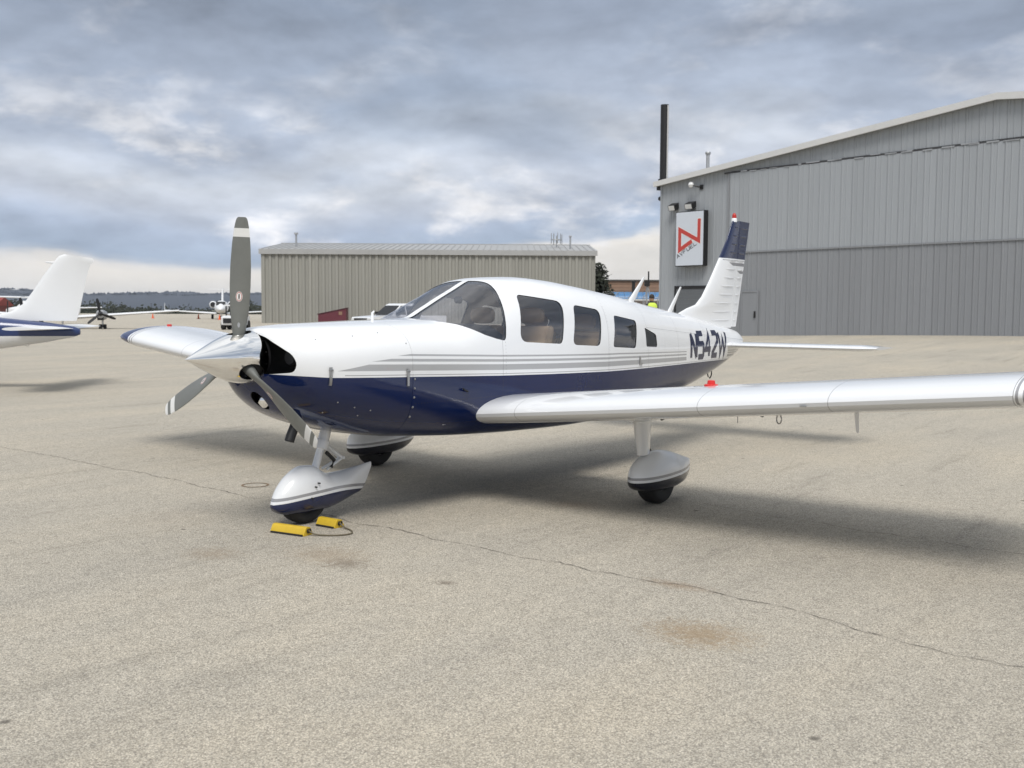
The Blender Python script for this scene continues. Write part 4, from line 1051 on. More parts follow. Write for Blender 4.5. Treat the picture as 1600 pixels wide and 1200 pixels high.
    mb = MB(); mb.box((5.90, -.18, -.2), (5.98, -.12, 2.68)); mb.box((6.94, -.18, -.2), (7.02, -.12, 2.68)); mb.box((5.98, -.18, 2.60), (6.94, -.12, 2.68)); mb.build('door_casing', M_bluegrey_lo, md)
    mb = MB(); mb.box((6.78, -.22, 1.25), (6.86, -.155, 1.60)); mb.build('door_handle', M_dark, md)
hangar()
def on_hangar(x, y, z):
    return HANG.matrix_world @ Vector((x, y, z))
bpy.context.view_layer.update()
HRZ = HANG.rotation_euler.z
def hung(name, x, y, z, label, cat, group=None): return empty(name, on_hangar(x, y, z), HRZ, label, cat, group)

def avfuel_sign():
    o = hung('fuel_sign', 1.56, -.50, 4.12, 'tall white AVFUEL sign box with a red angular logo on the slate hangar', 'sign')
    w, h = 1.95, 2.95
    mb = MB(); mb.box((-.04, .015, -.04), (w+.04, .36, h+.04)); mb.build('sign_case', M_dark, o)
    mb = MB(); mb.box((0, 0, 0), (w, .02, h)); mb.build('sign_face', M_signface, o)
    mb = MB()
    for x in (.3, w-.4): mb.box((x, .36, .4), (x+.1, .5, .6)); mb.box((x, .36, h-.6), (x+.1, .5, h-.4))
    mb.build('sign_bracket', M_dark, o)
    def flat(name, strokes, hw, m, y):
        V = []; Fc = []
        for st_ in strokes:
            v, f = ribbon(st_, hw, 2); k = len(V); V += [(p[0], y, p[1]) for p in v]; Fc += [tuple(q+k for q in a) for a in f]; y -= .0007
        mesh(name, V, Fc, m, o)
    lg = [(u*w, vv*h) for u, vv in ((.60, .455), (.145, .295), (.145, .675), (.845, .455), (.855, .86))]
    flat('logo_border', [[(.63*w, .466*h)]+lg[1:-1]+[(.855*w, .875*h)]], .145, M_decal_w, -.004)
    flat('logo', [lg], .112, M_signred, -.008)
    x0, z0 = .07*w, .135*h; ang = math.atan2(.40-.135, .80-.07)*0+math.atan2((.395-.135)*h, (.80-.07)*w); ca, sa = math.cos(ang), math.sin(ang); adv = 0
    for ch in 'AVFUEL':
        flat('sign_letter', [[(x0+(adv+p[0]*.20)*ca-p[1]*.20*sa, z0+(adv+p[0]*.20)*sa+p[1]*.20*ca) for p in st_] for st_ in STROKE[ch]], .019, M_dark, -.004); adv += .272
avfuel_sign()
def floodlight(x, z, w, label):
    o = hung('floodlight', x, 0, z, label, 'floodlight', 'floodlights above the fuel sign')
    mb = MB(); mb.prism([(-.50, .02), (-.12, .20), (-.10, -.12), (-.38, -.26)], 0, -w/2, w/2); mb.build('lamp_housing', M_dark, o)
    mb = MB(); mb.prism([(-.515, 0), (-.50, .01), (-.40, -.235), (-.415, -.24)], 0, -w/2+.05, w/2-.05); mb.build('lamp_glass', M_lens, o)
    mb = MB(); mb.tube([(0, 0, -.05), (0, -.12, 0)], .04, 8); mb.box((-.1, -.05, -.18), (.1, 0, .05)); mb.build('mount', M_dark, o)
floodlight(1.15, 7.48, .50, 'boxy floodlight above the fuel sign, nearer the hangar corner'); floodlight(2.38, 7.48, .55, 'boxy floodlight above the fuel sign, farther from the corner')
o = hung('wall_lamp', 2.85, 0, 8.55, 'round white lamp on a short dark arm under the hangar roof edge', 'lamp')
mb = MB(); mb.tube([(.1, 0, -.1), (.05, -.25, -.12), (-.25, -.4, -.02)], .04, 8); mb.box((-.02, -.06, -.25), (.2, 0, 0)); mb.build('arm', M_dark, o, True)
mb = MB(); mb.loft(lathe([(-.16, .02), (-.13, .10), (0, .16), (.12, .12), (.16, .02)], 16, 'z', (-.33, -.42, 0))); mb.build('lamp_shade', M_lens, o, True)
o = hung('security_lamp', -.02, .3, 8.05, 'small dark lamp sticking out past the left hangar corner', 'lamp')
mb = MB(); mb.tube([(0, 0, 0), (-.22, 0, -.02)], .03, 8); mb.build('arm', M_dark, o); mb = MB(); mb.loft(lathe([(-.5, .03), (-.42, .12), (-.28, .14), (-.2, .05)], 12, 'x', (0, 0, .02))); mb.build('lamp_shade', M_dark, o, True)
o = hung('exhaust_stack', -.14, .30, EAVE-.05, 'tall black stack pipe standing at the left edge of the hangar roof', 'chimney')
mb = MB(); mb.tube([(0, 0, .3), (0, 0, 4.55)], .235, 20); mb.build('pipe', M_dark, o, True); mb = MB(); mb.box((-.28, -.28, -.3), (.28, .28, .05)); mb.box((-.22, -.22, .05), (.22, .22, .34)); mb.build('stack_base', M_dark, o)
mb = MB(); mb.box((.215, -.03, .3), (.275, .03, 4.5)); mb.build('lit_edge_strip', M_trim, o)  # pale strip added to paint the lit right edge of the stack
o = hung('roof_vent', 1.35, 2.4, EAVE, 'thin grey vent pipe with a cap on the slate hangar roof', 'vent')
mb = MB(); mb.tube([(0, 0, 0), (0, 0, 1.75)], .10, 14); mb.build('pipe', M_galv, o, True); mb = MB(); mb.loft(lathe([(1.70, .12), (1.82, .17), (1.88, .15), (1.90, .02)], 14, 'z')); mb.build('vent_cap', M_galv, o, True)

# ------------------------------------------------------------------ khaki shed in the middle
SHED = empty('khaki_shed', site(-26.97, 113, 0), SITE_RZ, 'long low khaki ribbed metal shed with a pale roof edge', 'shed')
def shed():
    Wd, H, D = 35.8, 7.42, 22; n = 50; w = Wd/n; sh = None
    for k in range(n):
        if sh is None:
            pr = [(0, 0), (.06, -.13), (.33, -.13), (.39, 0), (w, 0)]
            v = [(x, y, -.4) for x, y in pr]+[(x, y, H) for x, y in pr]; m = len(pr)
            o = mesh('wall_panel', v, [(i, i+1, m+i+1, m+i) for i in range(m-1)], M_tanpanel, SHED); sh = o.data
        else: o = link(bpy.data.objects.new('wall_panel', sh), SHED)
        o.location = (k*w, 0, 0)
    mb = MB()
    for k in range(5): x = k*Wd/4; mb.box((x-.05, -.11, -.4), (x+.05, -.01, H)); 
    mb.build('downpipe', M_tanpanel, SHED)
    mb = MB(); mb.box((0, .02, -.4), (.15, D, H)); mb.box((Wd-.15, .02, -.4), (Wd, D, H)); mb.box((.15, D-.2, -.4), (Wd-.15, D, H)); mb.build('wall', M_tanpanel, SHED)
    for x in (0, Wd-.12):
        mb = MB(); mb.prism([(.02, H), (D, H), (D/2, H+1.6)], 0, x, x+.12); mb.build('gable_wall', M_tanpanel, SHED)
    mb = MB(); mb.box((-.25, -.32, H-.02), (Wd+.25, -.12, H+.52)); mb.build('gutter', M_roof, SHED)
    for a, za, b, zb in ((-.2, H+.40, D/2, H+1.66), (D/2, H+1.66, D+.2, H+.40)):
        v = [(-.25, a, za), (Wd+.25, a, za), (Wd+.25, b, zb), (-.25, b, zb), (-.25, a, za+.12), (Wd+.25, a, za+.12), (Wd+.25, b, zb+.12), (-.25, b, zb+.12)]
        rf = mesh('roof', v, [(0, 3, 2, 1), (4, 5, 6, 7), (0, 1, 5, 4), (1, 2, 6, 5), (2, 3, 7, 6), (3, 0, 4, 7)], M_roof, SHED)
        if a < 0:
            rb = None
            for k in range(52):
                if rb is None:
                    x = 0; mb = MB(); v = [(-.04, a, za+.12), (.04, a, za+.12), (.04, b, zb+.12), (-.04, b, zb+.12), (-.03, a, za+.19), (.03, a, za+.19), (.03, b, zb+.19), (-.03, b, zb+.19)]
                    o = mesh('roof_rib', v, [(4, 5, 6, 7), (0, 1, 5, 4), (1, 2, 6, 5), (2, 3, 7, 6), (3, 0, 4, 7)], M_roof, rf); rb = o.data
                else: o = link(bpy.data.objects.new('roof_rib', rb), rf)
                o.location = (k*.7, 0, 0)
    mb = MB(); mb.box((-.25, D/2-.2, H+1.72), (Wd+.25, D/2+.2, H+1.86)); mb.build('ridge_cap', M_roof, SHED)
shed()
def on_shed(x, y, z): return SHED.location+Matrix.Rotation(SITE_RZ, 3, 'Z') @ Vector((x, y, z))
o = empty('roof_vent', on_shed(2.7, 5, 8.4), SITE_RZ, 'short vent pipe on the left end of the khaki shed roof', 'vent')
mb = MB(); mb.tube([(0, 0, 0), (0, 0, 1.5)], .11, 10); mb.build('pipe', M_galv, o, True); mb = MB(); mb.box((-.2, -.2, 1.45), (.2, .2, 1.65)); mb.build('vent_cap', M_galv, o)
o = empty('roof_vent', on_shed(33.3, 3, 8.2), SITE_RZ, 'short vent pipe on the right end of the khaki shed roof', 'vent')
mb = MB(); mb.tube([(0, 0, 0), (0, 0, 1.45)], .10, 10); mb.build('pipe', M_galv, o, True); mb = MB(); mb.box((-.16, -.16, 1.40), (.16, .16, 1.55)); mb.build('vent_cap', M_galv, o)
o = empty('roof_antenna_array', on_shed(31.9, 6, 8.6), SITE_RZ, 'cluster of thin grey aerials on the right part of the shed roof', 'antenna')
mb = MB(); mb.tube([(0, 0, -.2), (0, 0, 1.3)], .05, 8); mb.build('mast', M_galv, o); 
for k in range(9):
    a = k*2*PI/9; mb = MB(); mb.tube([(math.cos(a)*.62, math.sin(a)*.62, .35+.1*(k % 3)), (math.cos(a)*.62, math.sin(a)*.62, 1.5+.15*(k % 2))], .045, 6); mb.build('aerial', M_galv, o)
mb = MB(); mb.tube([(.62*math.cos(q), .62*math.sin(q), .9) for q in [2*PI*k/18 for k in range(19)]], .03, 6)
mb.tube([(-.62, 0, .9), (.62, 0, .9)], .03, 6); mb.tube([(0, -.62, .9), (0, .62, .9)], .03, 6); mb.build('ring_frame', M_galv, o)

# ------------------------------------------------------------------ things along the shed
o = empty('dumpster', site(-18.8, 109.6, 0), SITE_RZ, 'maroon dumpster with a sloping lid against the khaki shed', 'dumpster')
mb = MB(); mb.prism([(-1.4, .15), (1.5, .15), (1.5, 1.60), (-1.4, .98)], 1, -.7, .8); mb.build('bin_body', M_maroon, o)
mb = MB(); mb.prism([(-1.5, .98), (1.56, 1.63), (1.56, 1.70), (-1.5, 1.05)], 1, -.76, .86); mb.build('bin_lid', grime('dark_maroon', (.07, .018, .028), .6, var=.2), o)
mb = MB(); mb.box((.75, -.73, .95), (1.1, -.70, 1.3)); mb.build('bin_label', M_brick, o)
for x in (-1.1, 1.2):
    for y in (-.5, .6): mb = MB(); mb.loft(lathe([(y-.05, .08), (y+.05, .08)], 12, 'y', (x, 0, .08))); mb.build('caster', M_rubber, o)

def pickup():
    o = empty('pickup_truck', site(-6.7, 63, 0), SITE_RZ+PI+.75, 'white pickup truck half hidden behind the nose of the navy airplane', 'truck')
    # local +x = forward
    def hull(name, prof, hw, m, par=o, y0=None):
        mb = MB(); mb.prism(rounded(prof, .06, 3), 1, -hw, hw); return mb.build(name, m, par, True, 35)
    hull('body', [(-2.75, .55), (2.85, .50), (2.92, .78), (2.88, 1.12), (1.35, 1.24), (1.2, 1.20), (-.95, 1.20), (-.98, 1.22), (-2.75, 1.22)], .95, M_white)
    mb = MB(); mb.loft([[(1.35, -.90, 1.18), (1.35, .90, 1.18), (-.9, .90, 1.18), (-.9, -.90, 1.18)], [(.55, -.74, 1.86), (.55, .74, 1.86), (-.72, .74, 1.86), (-.72, -.74, 1.86)], [(.40, -.66, 1.93), (.40, .66, 1.93), (-.60, .66, 1.93), (-.60, -.66, 1.93)]]); mb.build('cab', M_white, o)
    v = [(1.28, -.80, 1.26), (1.28, .80, 1.26), (.625, .67, 1.80), (.625, -.67, 1.80)]
    mesh('windshield', [(x+.03, y, z+.015) for x, y, z in v]+[(x+.01, y, z) for x, y, z in v], [(0, 1, 2, 3), (7, 6, 5, 4), (0, 4, 5, 1), (1, 5, 6, 2), (2, 6, 7, 3), (3, 7, 4, 0)], M_dark, o)
    for s_ in (-1, 1):
        for a, b in ((.30, 1.02), (-.72, .22)):
            v = [(a, s_*.905, 1.28), (b, s_*.905, 1.28), (min(b, .60), s_*.775, 1.78), (a+.02, s_*.775, 1.78)]
            mesh('side_window', v+[(x, y-s_*.03, z) for x, y, z in v], [(0, 1, 2, 3), (7, 6, 5, 4), (0, 4, 5, 1), (1, 5, 6, 2), (2, 6, 7, 3), (3, 7, 4, 0)], M_dark, o)
        mb = MB(); mb.box((.95, s_*.95, 1.22), (1.08, s_*1.18, 1.45)); mb.build('wing_mirror', M_dark, o)
        mb = MB(); mb.box((2.84, min(s_*.66, s_*.92), .88), (2.94, max(s_*.66, s_*.92), 1.06)); mb.build('headlight', M_lens, o)
        for x in (1.85, -1.75):
            mb = MB(); y = s_*.83; mb.loft(lathe([(y-.12, .30), (y-.13, .38), (y+.13, .38), (y+.12, .30)], 22, 'y', (x, 0, .38))); t = mb.build('tyre', M_rubber, o, True, 40)
            mb = MB(); mb.loft(lathe([(y-.135, .05), (y-.135, .22), (y+.135, .22), (y+.135, .05)], 16, 'y', (x, 0, .38))); mb.build('wheel_rim', M_alu, t, True, 30)
    mb = MB(); mb.box((2.86, -.64, .74), (2.945, .64, 1.06)); mb.build('grille', M_dark, o)
    mb = MB(); mb.box((2.85, -.95, .45), (3.02, .95, .68)); mb.build('bumper', M_chrome, o)
pickup()

# fence, house, frame and worker between the two hangars
o = empty('chain_link_fence', site(9.3, 112, 0), SITE_RZ, 'grey chain link fence with barbed wire arms beside the shed', 'fence')
po = None
for k in range(6):
    mb = MB()
    if po is None: mb.tube([(0, 0, -.1), (0, 0, 3.0)], .05, 8); mb.tube([(0, 0, 3.0), (.42, -.1, 3.55)], .035, 6); p_ = mb.build('fence_post', M_galv, o, True); po = p_.data
    else: p_ = link(bpy.data.objects.new('fence_post', po), o)
    p_.location = (k*1.55, 0, 0)
mb = MB()
for k in range(3): mb.tube([(.14*(k+1), -.03, 3.0+.18*(k+1)), (8+.14*(k+1), -.03, 3.0+.18*(k+1))], .012, 4)
for z in (.1, 3.0): mb.tube([(0, 0, z), (7.8, 0, z)], .03, 6)
mb.build('barbed_wire', M_galv, o)
mb = MB()
for k in range(70):
    x = k*.16-3
    for s_ in (-1, 1):
        a = Vector((x if s_ > 0 else x+3, 0, 0)); b = Vector((x+3 if s_ > 0 else x, 0, 3))
        ts = [max(0, min(1, (lim-a.x)/(b.x-a.x))) for lim in (0, 7.8)]; t0, t1 = min(ts), max(ts)
        if t1-t0 > .02: mb.tube([a.lerp(b, t0), a.lerp(b, t1)], .008, 3)
w_ = mb.build('wire_mesh', M_galv, o); w_['kind'] = 'stuff'
def house():
    o = empty('brown_house', site(13.6, 150, 0), SITE_RZ, 'brown boarded building with a bright blue front seen between the two hangars', 'building')
    mb = MB(); mb.box((0, 0, -.3), (11, 8, 5.75)); mb.build('wall', M_brick, o)
    bd = None
    for k in range(3):
        if bd is None: mb = MB(); mb.box((-.02, -.06, 0), (11.02, -.002, .42)); p_ = mb.build('board', M_brick, o); bd = p_.data
        else: p_ = link(bpy.data.objects.new('board', bd), o)
        p_.location = (0, 0, 4.35+k*.47)
    mb = MB(); mb.box((-.2, -.3, 5.76), (11.2, 8.3, 5.95)); mb.build('roof', grime('dark_roof', (.08, .075, .07), .8), o)
    n = 13; sh = None
    for k in range(n):
        if sh is None: mb = MB(); mb.prism([(-1.9, 3.15), (-1.86, 3.15), (-.08, 4.15), (-.08, 4.20)], 0, 0, .83); p_ = mb.build('awning_panel', M_bluewall, o); sh = p_.data
        else: p_ = link(bpy.data.objects.new('awning_panel', sh), o)
        p_.location = (-.3+k*.88, 0, 0)
    mb = MB(); mb.box((-.3, -1.95, 2.95), (11.1, -1.85, 3.2)); mb.build('awning_edge', M_trim, o)
    for k in range(4): mb = MB(); mb.box((.8+k*2.6, -.05, 1.2), (2.2+k*2.6, -.01, 2.6)); mb.build('window', M_dark, o)
house()
o = empty('utility_pole', site(12.9, 112, 0), SITE_RZ, 'dark square pole in front of the brown building', 'pole')
mb = MB(); mb.box((-.16, -.16, -.1), (.16, .16, 4.6)); mb.build('pole_shaft', M_dark, o); mb = MB(); mb.box((-.22, -.22, 4.6), (.22, .22, 4.72)); mb.build('pole_cap', M_dark, o)
o = empty('hoist_frame', site(10.9, 85, .0), SITE_RZ, 'grey A-frame hoist with a dark head beside the pole', 'hoist')
mb = MB()
for s_ in (-1, 1): mb.tube([(-.05, s_*.6, 0), (0, 0, 3.9)], .035, 6); mb.tube([(.75, s_*.6, 0), (0, 0, 3.9)], .035, 6)
mb.tube([(-.45, 0, 0), (0, 0, 3.9)], .03, 6); mb.build('frame_legs', M_galv, o); mb = MB(); mb.box((-.22, -.2, 3.55), (.18, .2, 4.0)); mb.tube([(.1, 0, 3.9), (.1, 0, 4.75)], .06, 8); mb.build('hoist_head', M_dark, o)

def skin_figure(name, verts, edges, radii, m, parent, sub=2):
    me = bpy.data.meshes.new(name); me.from_pydata(verts, edges, []); o = bpy.data.objects.new(name, me); link(o, parent)
    sk = o.modifiers.new('s', 'SKIN'); o.modifiers.new('u', 'SUBSURF').levels = sub
    for i, r in enumerate(radii): me.skin_vertices[0].data[i].radius = (r, r*.82) if isinstance(r, (int, float)) else r
    me.skin_vertices[0].data[0].use_root = True
    bpy.context.view_layer.update(); dg = bpy.context.evaluated_depsgraph_get()
    nm = bpy.data.meshes.new_from_object(o.evaluated_get(dg)); o.modifiers.clear(); o.data = nm; nm.materials.append(m)
    nm.polygons.foreach_set('use_smooth', [True]*len(nm.polygons)); return o
def worker():
    g = ground_h(5.05, 38)
    st = empty('step_stand', site(5.05, 38, g), SITE_RZ, 'low grey step stand under the worker in the lime vest', 'step stand')
    mb = MB(); mb.box((-.4, -.35, .30), (.4, .35, .36)); mb.build('platform', M_galv, st)
    mb = MB()
    for x in (-.36, .36):
        for y in (-.3, .3): mb.box((x-.03, y-.03, -.02), (x+.03, y+.03, .30))
    mb.build('stand_legs', M_galv, st)
    o = empty('person', site(5.05, 38, g+.36), SITE_RZ+.4, 'person in a lime hi-vis vest and dark clothes behind the airplane tail', 'person')
    V = [(0, 0, .95), (0, 0, 1.15), (0, 0, 1.38), (0, .01, 1.50), (0, .02, 1.60), (0, .03, 1.70),
         (.19, 0, 1.42), (.25, .03, 1.15), (.24, .14, .92), (.24, .20, .84), (-.19, 0, 1.42), (-.26, .03, 1.15), (-.24, .12, .92), (-.24, .17, .84),
         (.10, 0, .88), (.11, .02, .50), (.11, -.02, .09), (.12, .14, .04), (-.10, 0, .88), (-.11, .02, .50), (-.11, -.02, .09), (-.12, .14, .04)]
    E_ = [(0, 1), (1, 2), (2, 3), (3, 4), (4, 5), (2, 6), (6, 7), (7, 8), (8, 9), (2, 10), (10, 11), (11, 12), (12, 13), (0, 14), (14, 15), (15, 16), (16, 17), (0, 18), (18, 19), (19, 20), (20, 21)]
    Rd = [.15, .145, .165, .055, .085, .075, .07, .05, .04, .035, .07, .05, .04, .035, .095, .065, .045, .04, .095, .065, .045, .04]
    skin_figure('body', V, E_, Rd, M_cloth, o)
    mb = MB(); mb.loft(rings_super([(0, 0, 0, .01, .01, .01, 2)], 8)) if False else None
    rs = []
    for z, w, d in ((.98, .19, .15), (1.10, .19, .15), (1.25, .205, .16), (1.38, .215, .155), (1.46, .17, .13), (1.50, .10, .10)):
        rs.append([(w*math.cos(2*PI*k/24), d*math.sin(2*PI*k/24)+.0, z) for k in range(24)])
    mb = MB(); mb.loft(rs); mb.build('hi_vis_vest', M_vest, o, True, 50)
    rs = lathe([(1.55, .05), (1.58, .075), (1.63, .09), (1.69, .092), (1.74, .08), (1.78, .05), (1.795, .01)], 20, 'z', (0, .02, 0)); mb = MB(); mb.loft(rs); hd = mb.build('head', M_skin, o, True, 60)
    mb = MB(); mb.loft(lathe([(1.66, .098), (1.70, .102), (1.76, .085), (1.80, .05), (1.815, .01)], 20, 'z', (0, .005, 0))); mb.build('hair', M_hair, hd, True, 60)
    mb = MB(); mb.loft(lathe([(.09, .012), (.115, .016), (.125, .008)], 8, 'y', (0, 0, 1.655))); mb.build('nose', M_skin, hd, True)
worker()

# ------------------------------------------------------------------ other aircraft
def loft_obj(name, st, m, parent, n=24, mats=None): mb = MB(); mb.loft(rings_super(st, n)); return mb.build(name, m, parent, True, 50)
def flat_wing(name, y0, y1, c0, c1, x0, x1, z0, z1, m, parent, t=.12):
    mb = MB(); rs = []
    for k in range(6):
        q = k/5; c = c0+(c1-c0)*q; x = x0+(x1-x0)*q; rs.append([(x-px, y0+(y1-y0)*q, z0+(z1-z0)*q+pz) for px, pz in airfoil(c, t, 10, .01)])
    mb.loft(rs); return mb.build(name, m, parent, True, 40)
def upright(name, pts0, pts1, th, m, parent):
    """fin between a lower and an upper chord: (x front, x back, z)"""
    mb = MB(); rs = []
    for xf, xb, z in pts0+pts1:
        rs.append([(xf-px, pz, z) for px, pz in airfoil(xf-xb, th/(xf-xb), 10, 0)])
    mb.loft(rs); return mb.build(name, m, parent, True, 40)

# left edge: low-wing single, tail towards us
def left_plane():
    M_lp = banded('white_blue_tail_paint', 2, None, [(1.04, 1.42, (.014, .034, .125))], (.74, .75, .76), .3)
    o = empty('tied_down_airplane', site(-8.65, 20.9, 0), SITE_RZ+PI+.10, 'white airplane with a blue side stripe whose tail sticks in at the left edge', 'airplane')
    # local +x = nose (points left in the view), origin under the tail end
    loft_obj('fuselage', [(-.02, 0, 1.12, .03, .06, .05, 2), (.10, 0, 1.12, .09, .11, .10, 2.2), (.6, 0, 1.12, .19, .19, .20, 2.3), (1.5, 0, 1.14, .32, .27, .36, 2.5), (2.4, 0, 1.16, .44, .36, .52, 2.8), (3.4, 0, 1.18, .55, .62, .62, 3), (4.4, 0, 1.18, .58, .80, .66, 3), (5.2, 0, 1.18, .58, .70, .66, 3), (5.8, 0, 1.16, .55, .36, .62, 3), (6.8, 0, 1.12, .48, .30, .50, 2.8), (7.4, 0, 1.08, .30, .22, .30, 2.4), (7.7, 0, 1.06, .06, .06, .06, 2)], M_lp, o)
    mb = MB(); rs = []
    for xf, xb, z in [(2.3, .30, 1.34), (1.95, .27, 1.42), (1.55, .24, 1.52), (1.30, .20, 1.68), (1.10, .14, 1.95), (.92, .08, 2.22), (.74, .01, 2.46), (.66, -.04, 2.56), (.60, -.07, 2.63), (.50, -.02, 2.66)]:
        rs.append([(xf-px-.25, pz, z-(.07*(px/(xf-xb)) if z > 2.5 else 0)) for px, pz in airfoil(xf-xb, .11/(xf-xb), 12, 0)])
    mb.loft(rs); mb.build('fin', M_white2, o, True, 50)
    mb = MB(); mb.tube([(.60, 0, 2.49), (.86, 0, 2.50)], [.03, .012], 8); mb.v = [(a-.25, b, c) for a, b, c in mb.v]; mb.build('nav_antenna', M_white2, o, True)
    for s_ in (-1, 1): flat_wing('stabilizer', s_*.10, s_*1.85, 1.05, .70, 1.12, .80, 1.19, 1.21, M_white2, o, .09)
    for s_ in (-1, 1): flat_wing('wing', s_*.5, s_*5.0, 2.0, 1.1, 5.6, 5.1, .72, 1.15, M_white2, o, .14)
    for x, y in ((4.6, 1.45), (4.6, -1.45), (6.9, 0)):
        mb = MB(); mb.tube([(x, y, .75), (x, y, .25)], .04, 8); mb.build('gear_leg', M_white2, o); mb = MB(); mb.loft(lathe([(y-.07, .12), (y-.08, .20), (y+.08, .20), (y+.07, .12)], 20, 'y', (x, 0, .205))); mb.build('tyre', M_rubber, o, True, 40)
    mb = MB(); mb.loft([[(5.75, -.40, 1.50), (5.75, .40, 1.50), (5.70, .45, 1.48), (5.70, -.45, 1.48)], [(5.05, -.34, 1.93), (5.05, .34, 1.93), (5.0, .36, 1.90), (5.0, -.36, 1.90)]]); mb.build('windshield', M_dark, o)
    for s_ in (-1, 1):
        for a in (4.45, 3.6): mb = MB(); mb.box((a-.28, min(s_*.50, s_*.60), 1.50), (a+.28, max(s_*.50, s_*.60), 1.80)); mb.build('window_pane', M_dark, o)
    mb = MB(); mb.tube([(1.0+.03*math.cos(q), 0, .90+.03*math.sin(q)-.04) for q in [2*PI*k/12 for k in range(13)]], .006, 6); mb.build('tie_down_ring', M_steel, o, True)
    mb = MB(); mb.tube([(1.75, 0, .80), (1.75, 0, .62)], .006, 6); mb.build('static_wick', M_steel, o)
    b0 = Vector((7.8, 0, 1.06))
    for a in (.5, .5+PI): mb = MB(); mb.tube([b0, b0+Vector((.02, math.cos(a)*.95, math.sin(a)*.95))], [.07, .03], 8); mb.build('propeller_blade', M_dark, o)
left_plane()

def twin():
    o = empty('twin_turboprop', site(-33.2, 78, -.22), SITE_RZ-PI/2+.30, 'pale twin engine turboprop parked nose on behind the blue striped tail', 'airplane')
    # local +x = nose (towards us)
    loft_obj('fuselage', [(3.4, 0, 1.35, .05, .05, .05, 2), (3.2, 0, 1.38, .25, .2, .2, 2.2), (2.4, 0, 1.48, .5, .36, .42, 2.4), (1.6, 0, 1.6, .66, .62, .60, 2.6), (0, 0, 1.65, .70, .70, .66, 2.8), (-4, 0, 1.65, .62, .62, .6, 2.6), (-7, 0, 1.8, .2, .25, .3, 2)], M_white2, o)
    mb = MB(); mb.prism([(1.95, 1.85), (1.35, 2.18), (1.25, 2.12), (1.75, 1.80)], 1, -.5, .5); mb.build('windshield', M_dark, o)
    upright('fin', [(-5.2, -7.0, 1.9)], [(-6.0, -7.2, 3.2)], .16, M_white2, o)
    flat_wing('tailplane', 0, 2.0, 1.1, .7, -6.0, -6.3, 1.75, 1.8, M_white2, o); flat_wing('tailplane', 0, -2.0, 1.1, .7, -6.0, -6.3, 1.75, 1.8, M_white2, o)
    for s_ in (-1, 1):
        flat_wing('wing', s_*.5, s_*8.0, 2.3, 1.1, .9, .2, 1.05, 1.60, M_white2, o)
        y = s_*2.55
        nc = loft_obj('nacelle', [(2.55, y, 1.35, .14, .14, .14, 2), (2.5, y, 1.33, .27, .27, .30, 2.3), (1.8, y, 1.3, .36, .34, .42, 2.5), (.5, y, 1.25, .36, .34, .36, 2.5), (-1.4, y, 1.25, .1, .1, .1, 2)], M_galv, o)
        mb = MB(); mb.loft(lathe([(3.0, .01), (2.9, .09), (2.6, .17), (2.52, .18)], 16, 'x', (0, y, 1.36))); mb.build('spinner', M_dark, o, True)
        mb = MB(); mb.box((2.35, y-.22, .88), (2.50, y+.22, 1.12)); mb.build('intake', M_dark, nc)
        for a in (100, 220, 340):
            a = math.radians(a); d = Vector((0, math.cos(a), math.sin(a))); t_ = Vector((.06, -math.sin(a)*.09, math.cos(a)*.09)); c0 = Vector((2.72, y, 1.36)); v = []
            for r, w_ in ((.14, .7), (.5, 1.1), (.95, 1.1), (1.12, .6)): p = c0+d*r; v += [p-t_*w_, p+t_*w_, p+t_*w_+Vector((.03, 0, 0)), p-t_*w_+Vector((.03, 0, 0))]
            f = [(0, 1, 2, 3), (12, 13, 14, 15)]+[(4*i+k, 4*i+(k+1) % 4, 4*i+4+(k+1) % 4, 4*i+4+k) for i in range(3) for k in range(4)]; mesh('propeller_blade', v, f, M_dark, o)
        mb = MB(); mb.tube([(.6, y, 1.0), (.6, y, .3)], .07, 8); mb.build('gear_leg', M_alu, o)
        for dy in (-.17, .17): mb = MB(); mb.loft(lathe([(y+dy-.08, .22), (y+dy-.09, .28), (y+dy+.09, .28), (y+dy+.08, .22)], 18, 'y', (.6, 0, .285))); mb.build('tyre', M_rubber, o, True, 40)
    mb = MB(); mb.tube([(2.6, 0, 1.1), (2.6, 0, .25)], .06, 8); mb.build('gear_leg', M_alu, o); mb = MB(); mb.loft(lathe([(-.08, .15), (-.09, .22), (.09, .22), (.08, .15)], 18, 'y', (2.6, 0, .225))); mb.build('tyre', M_rubber, o, True, 40)
twin()

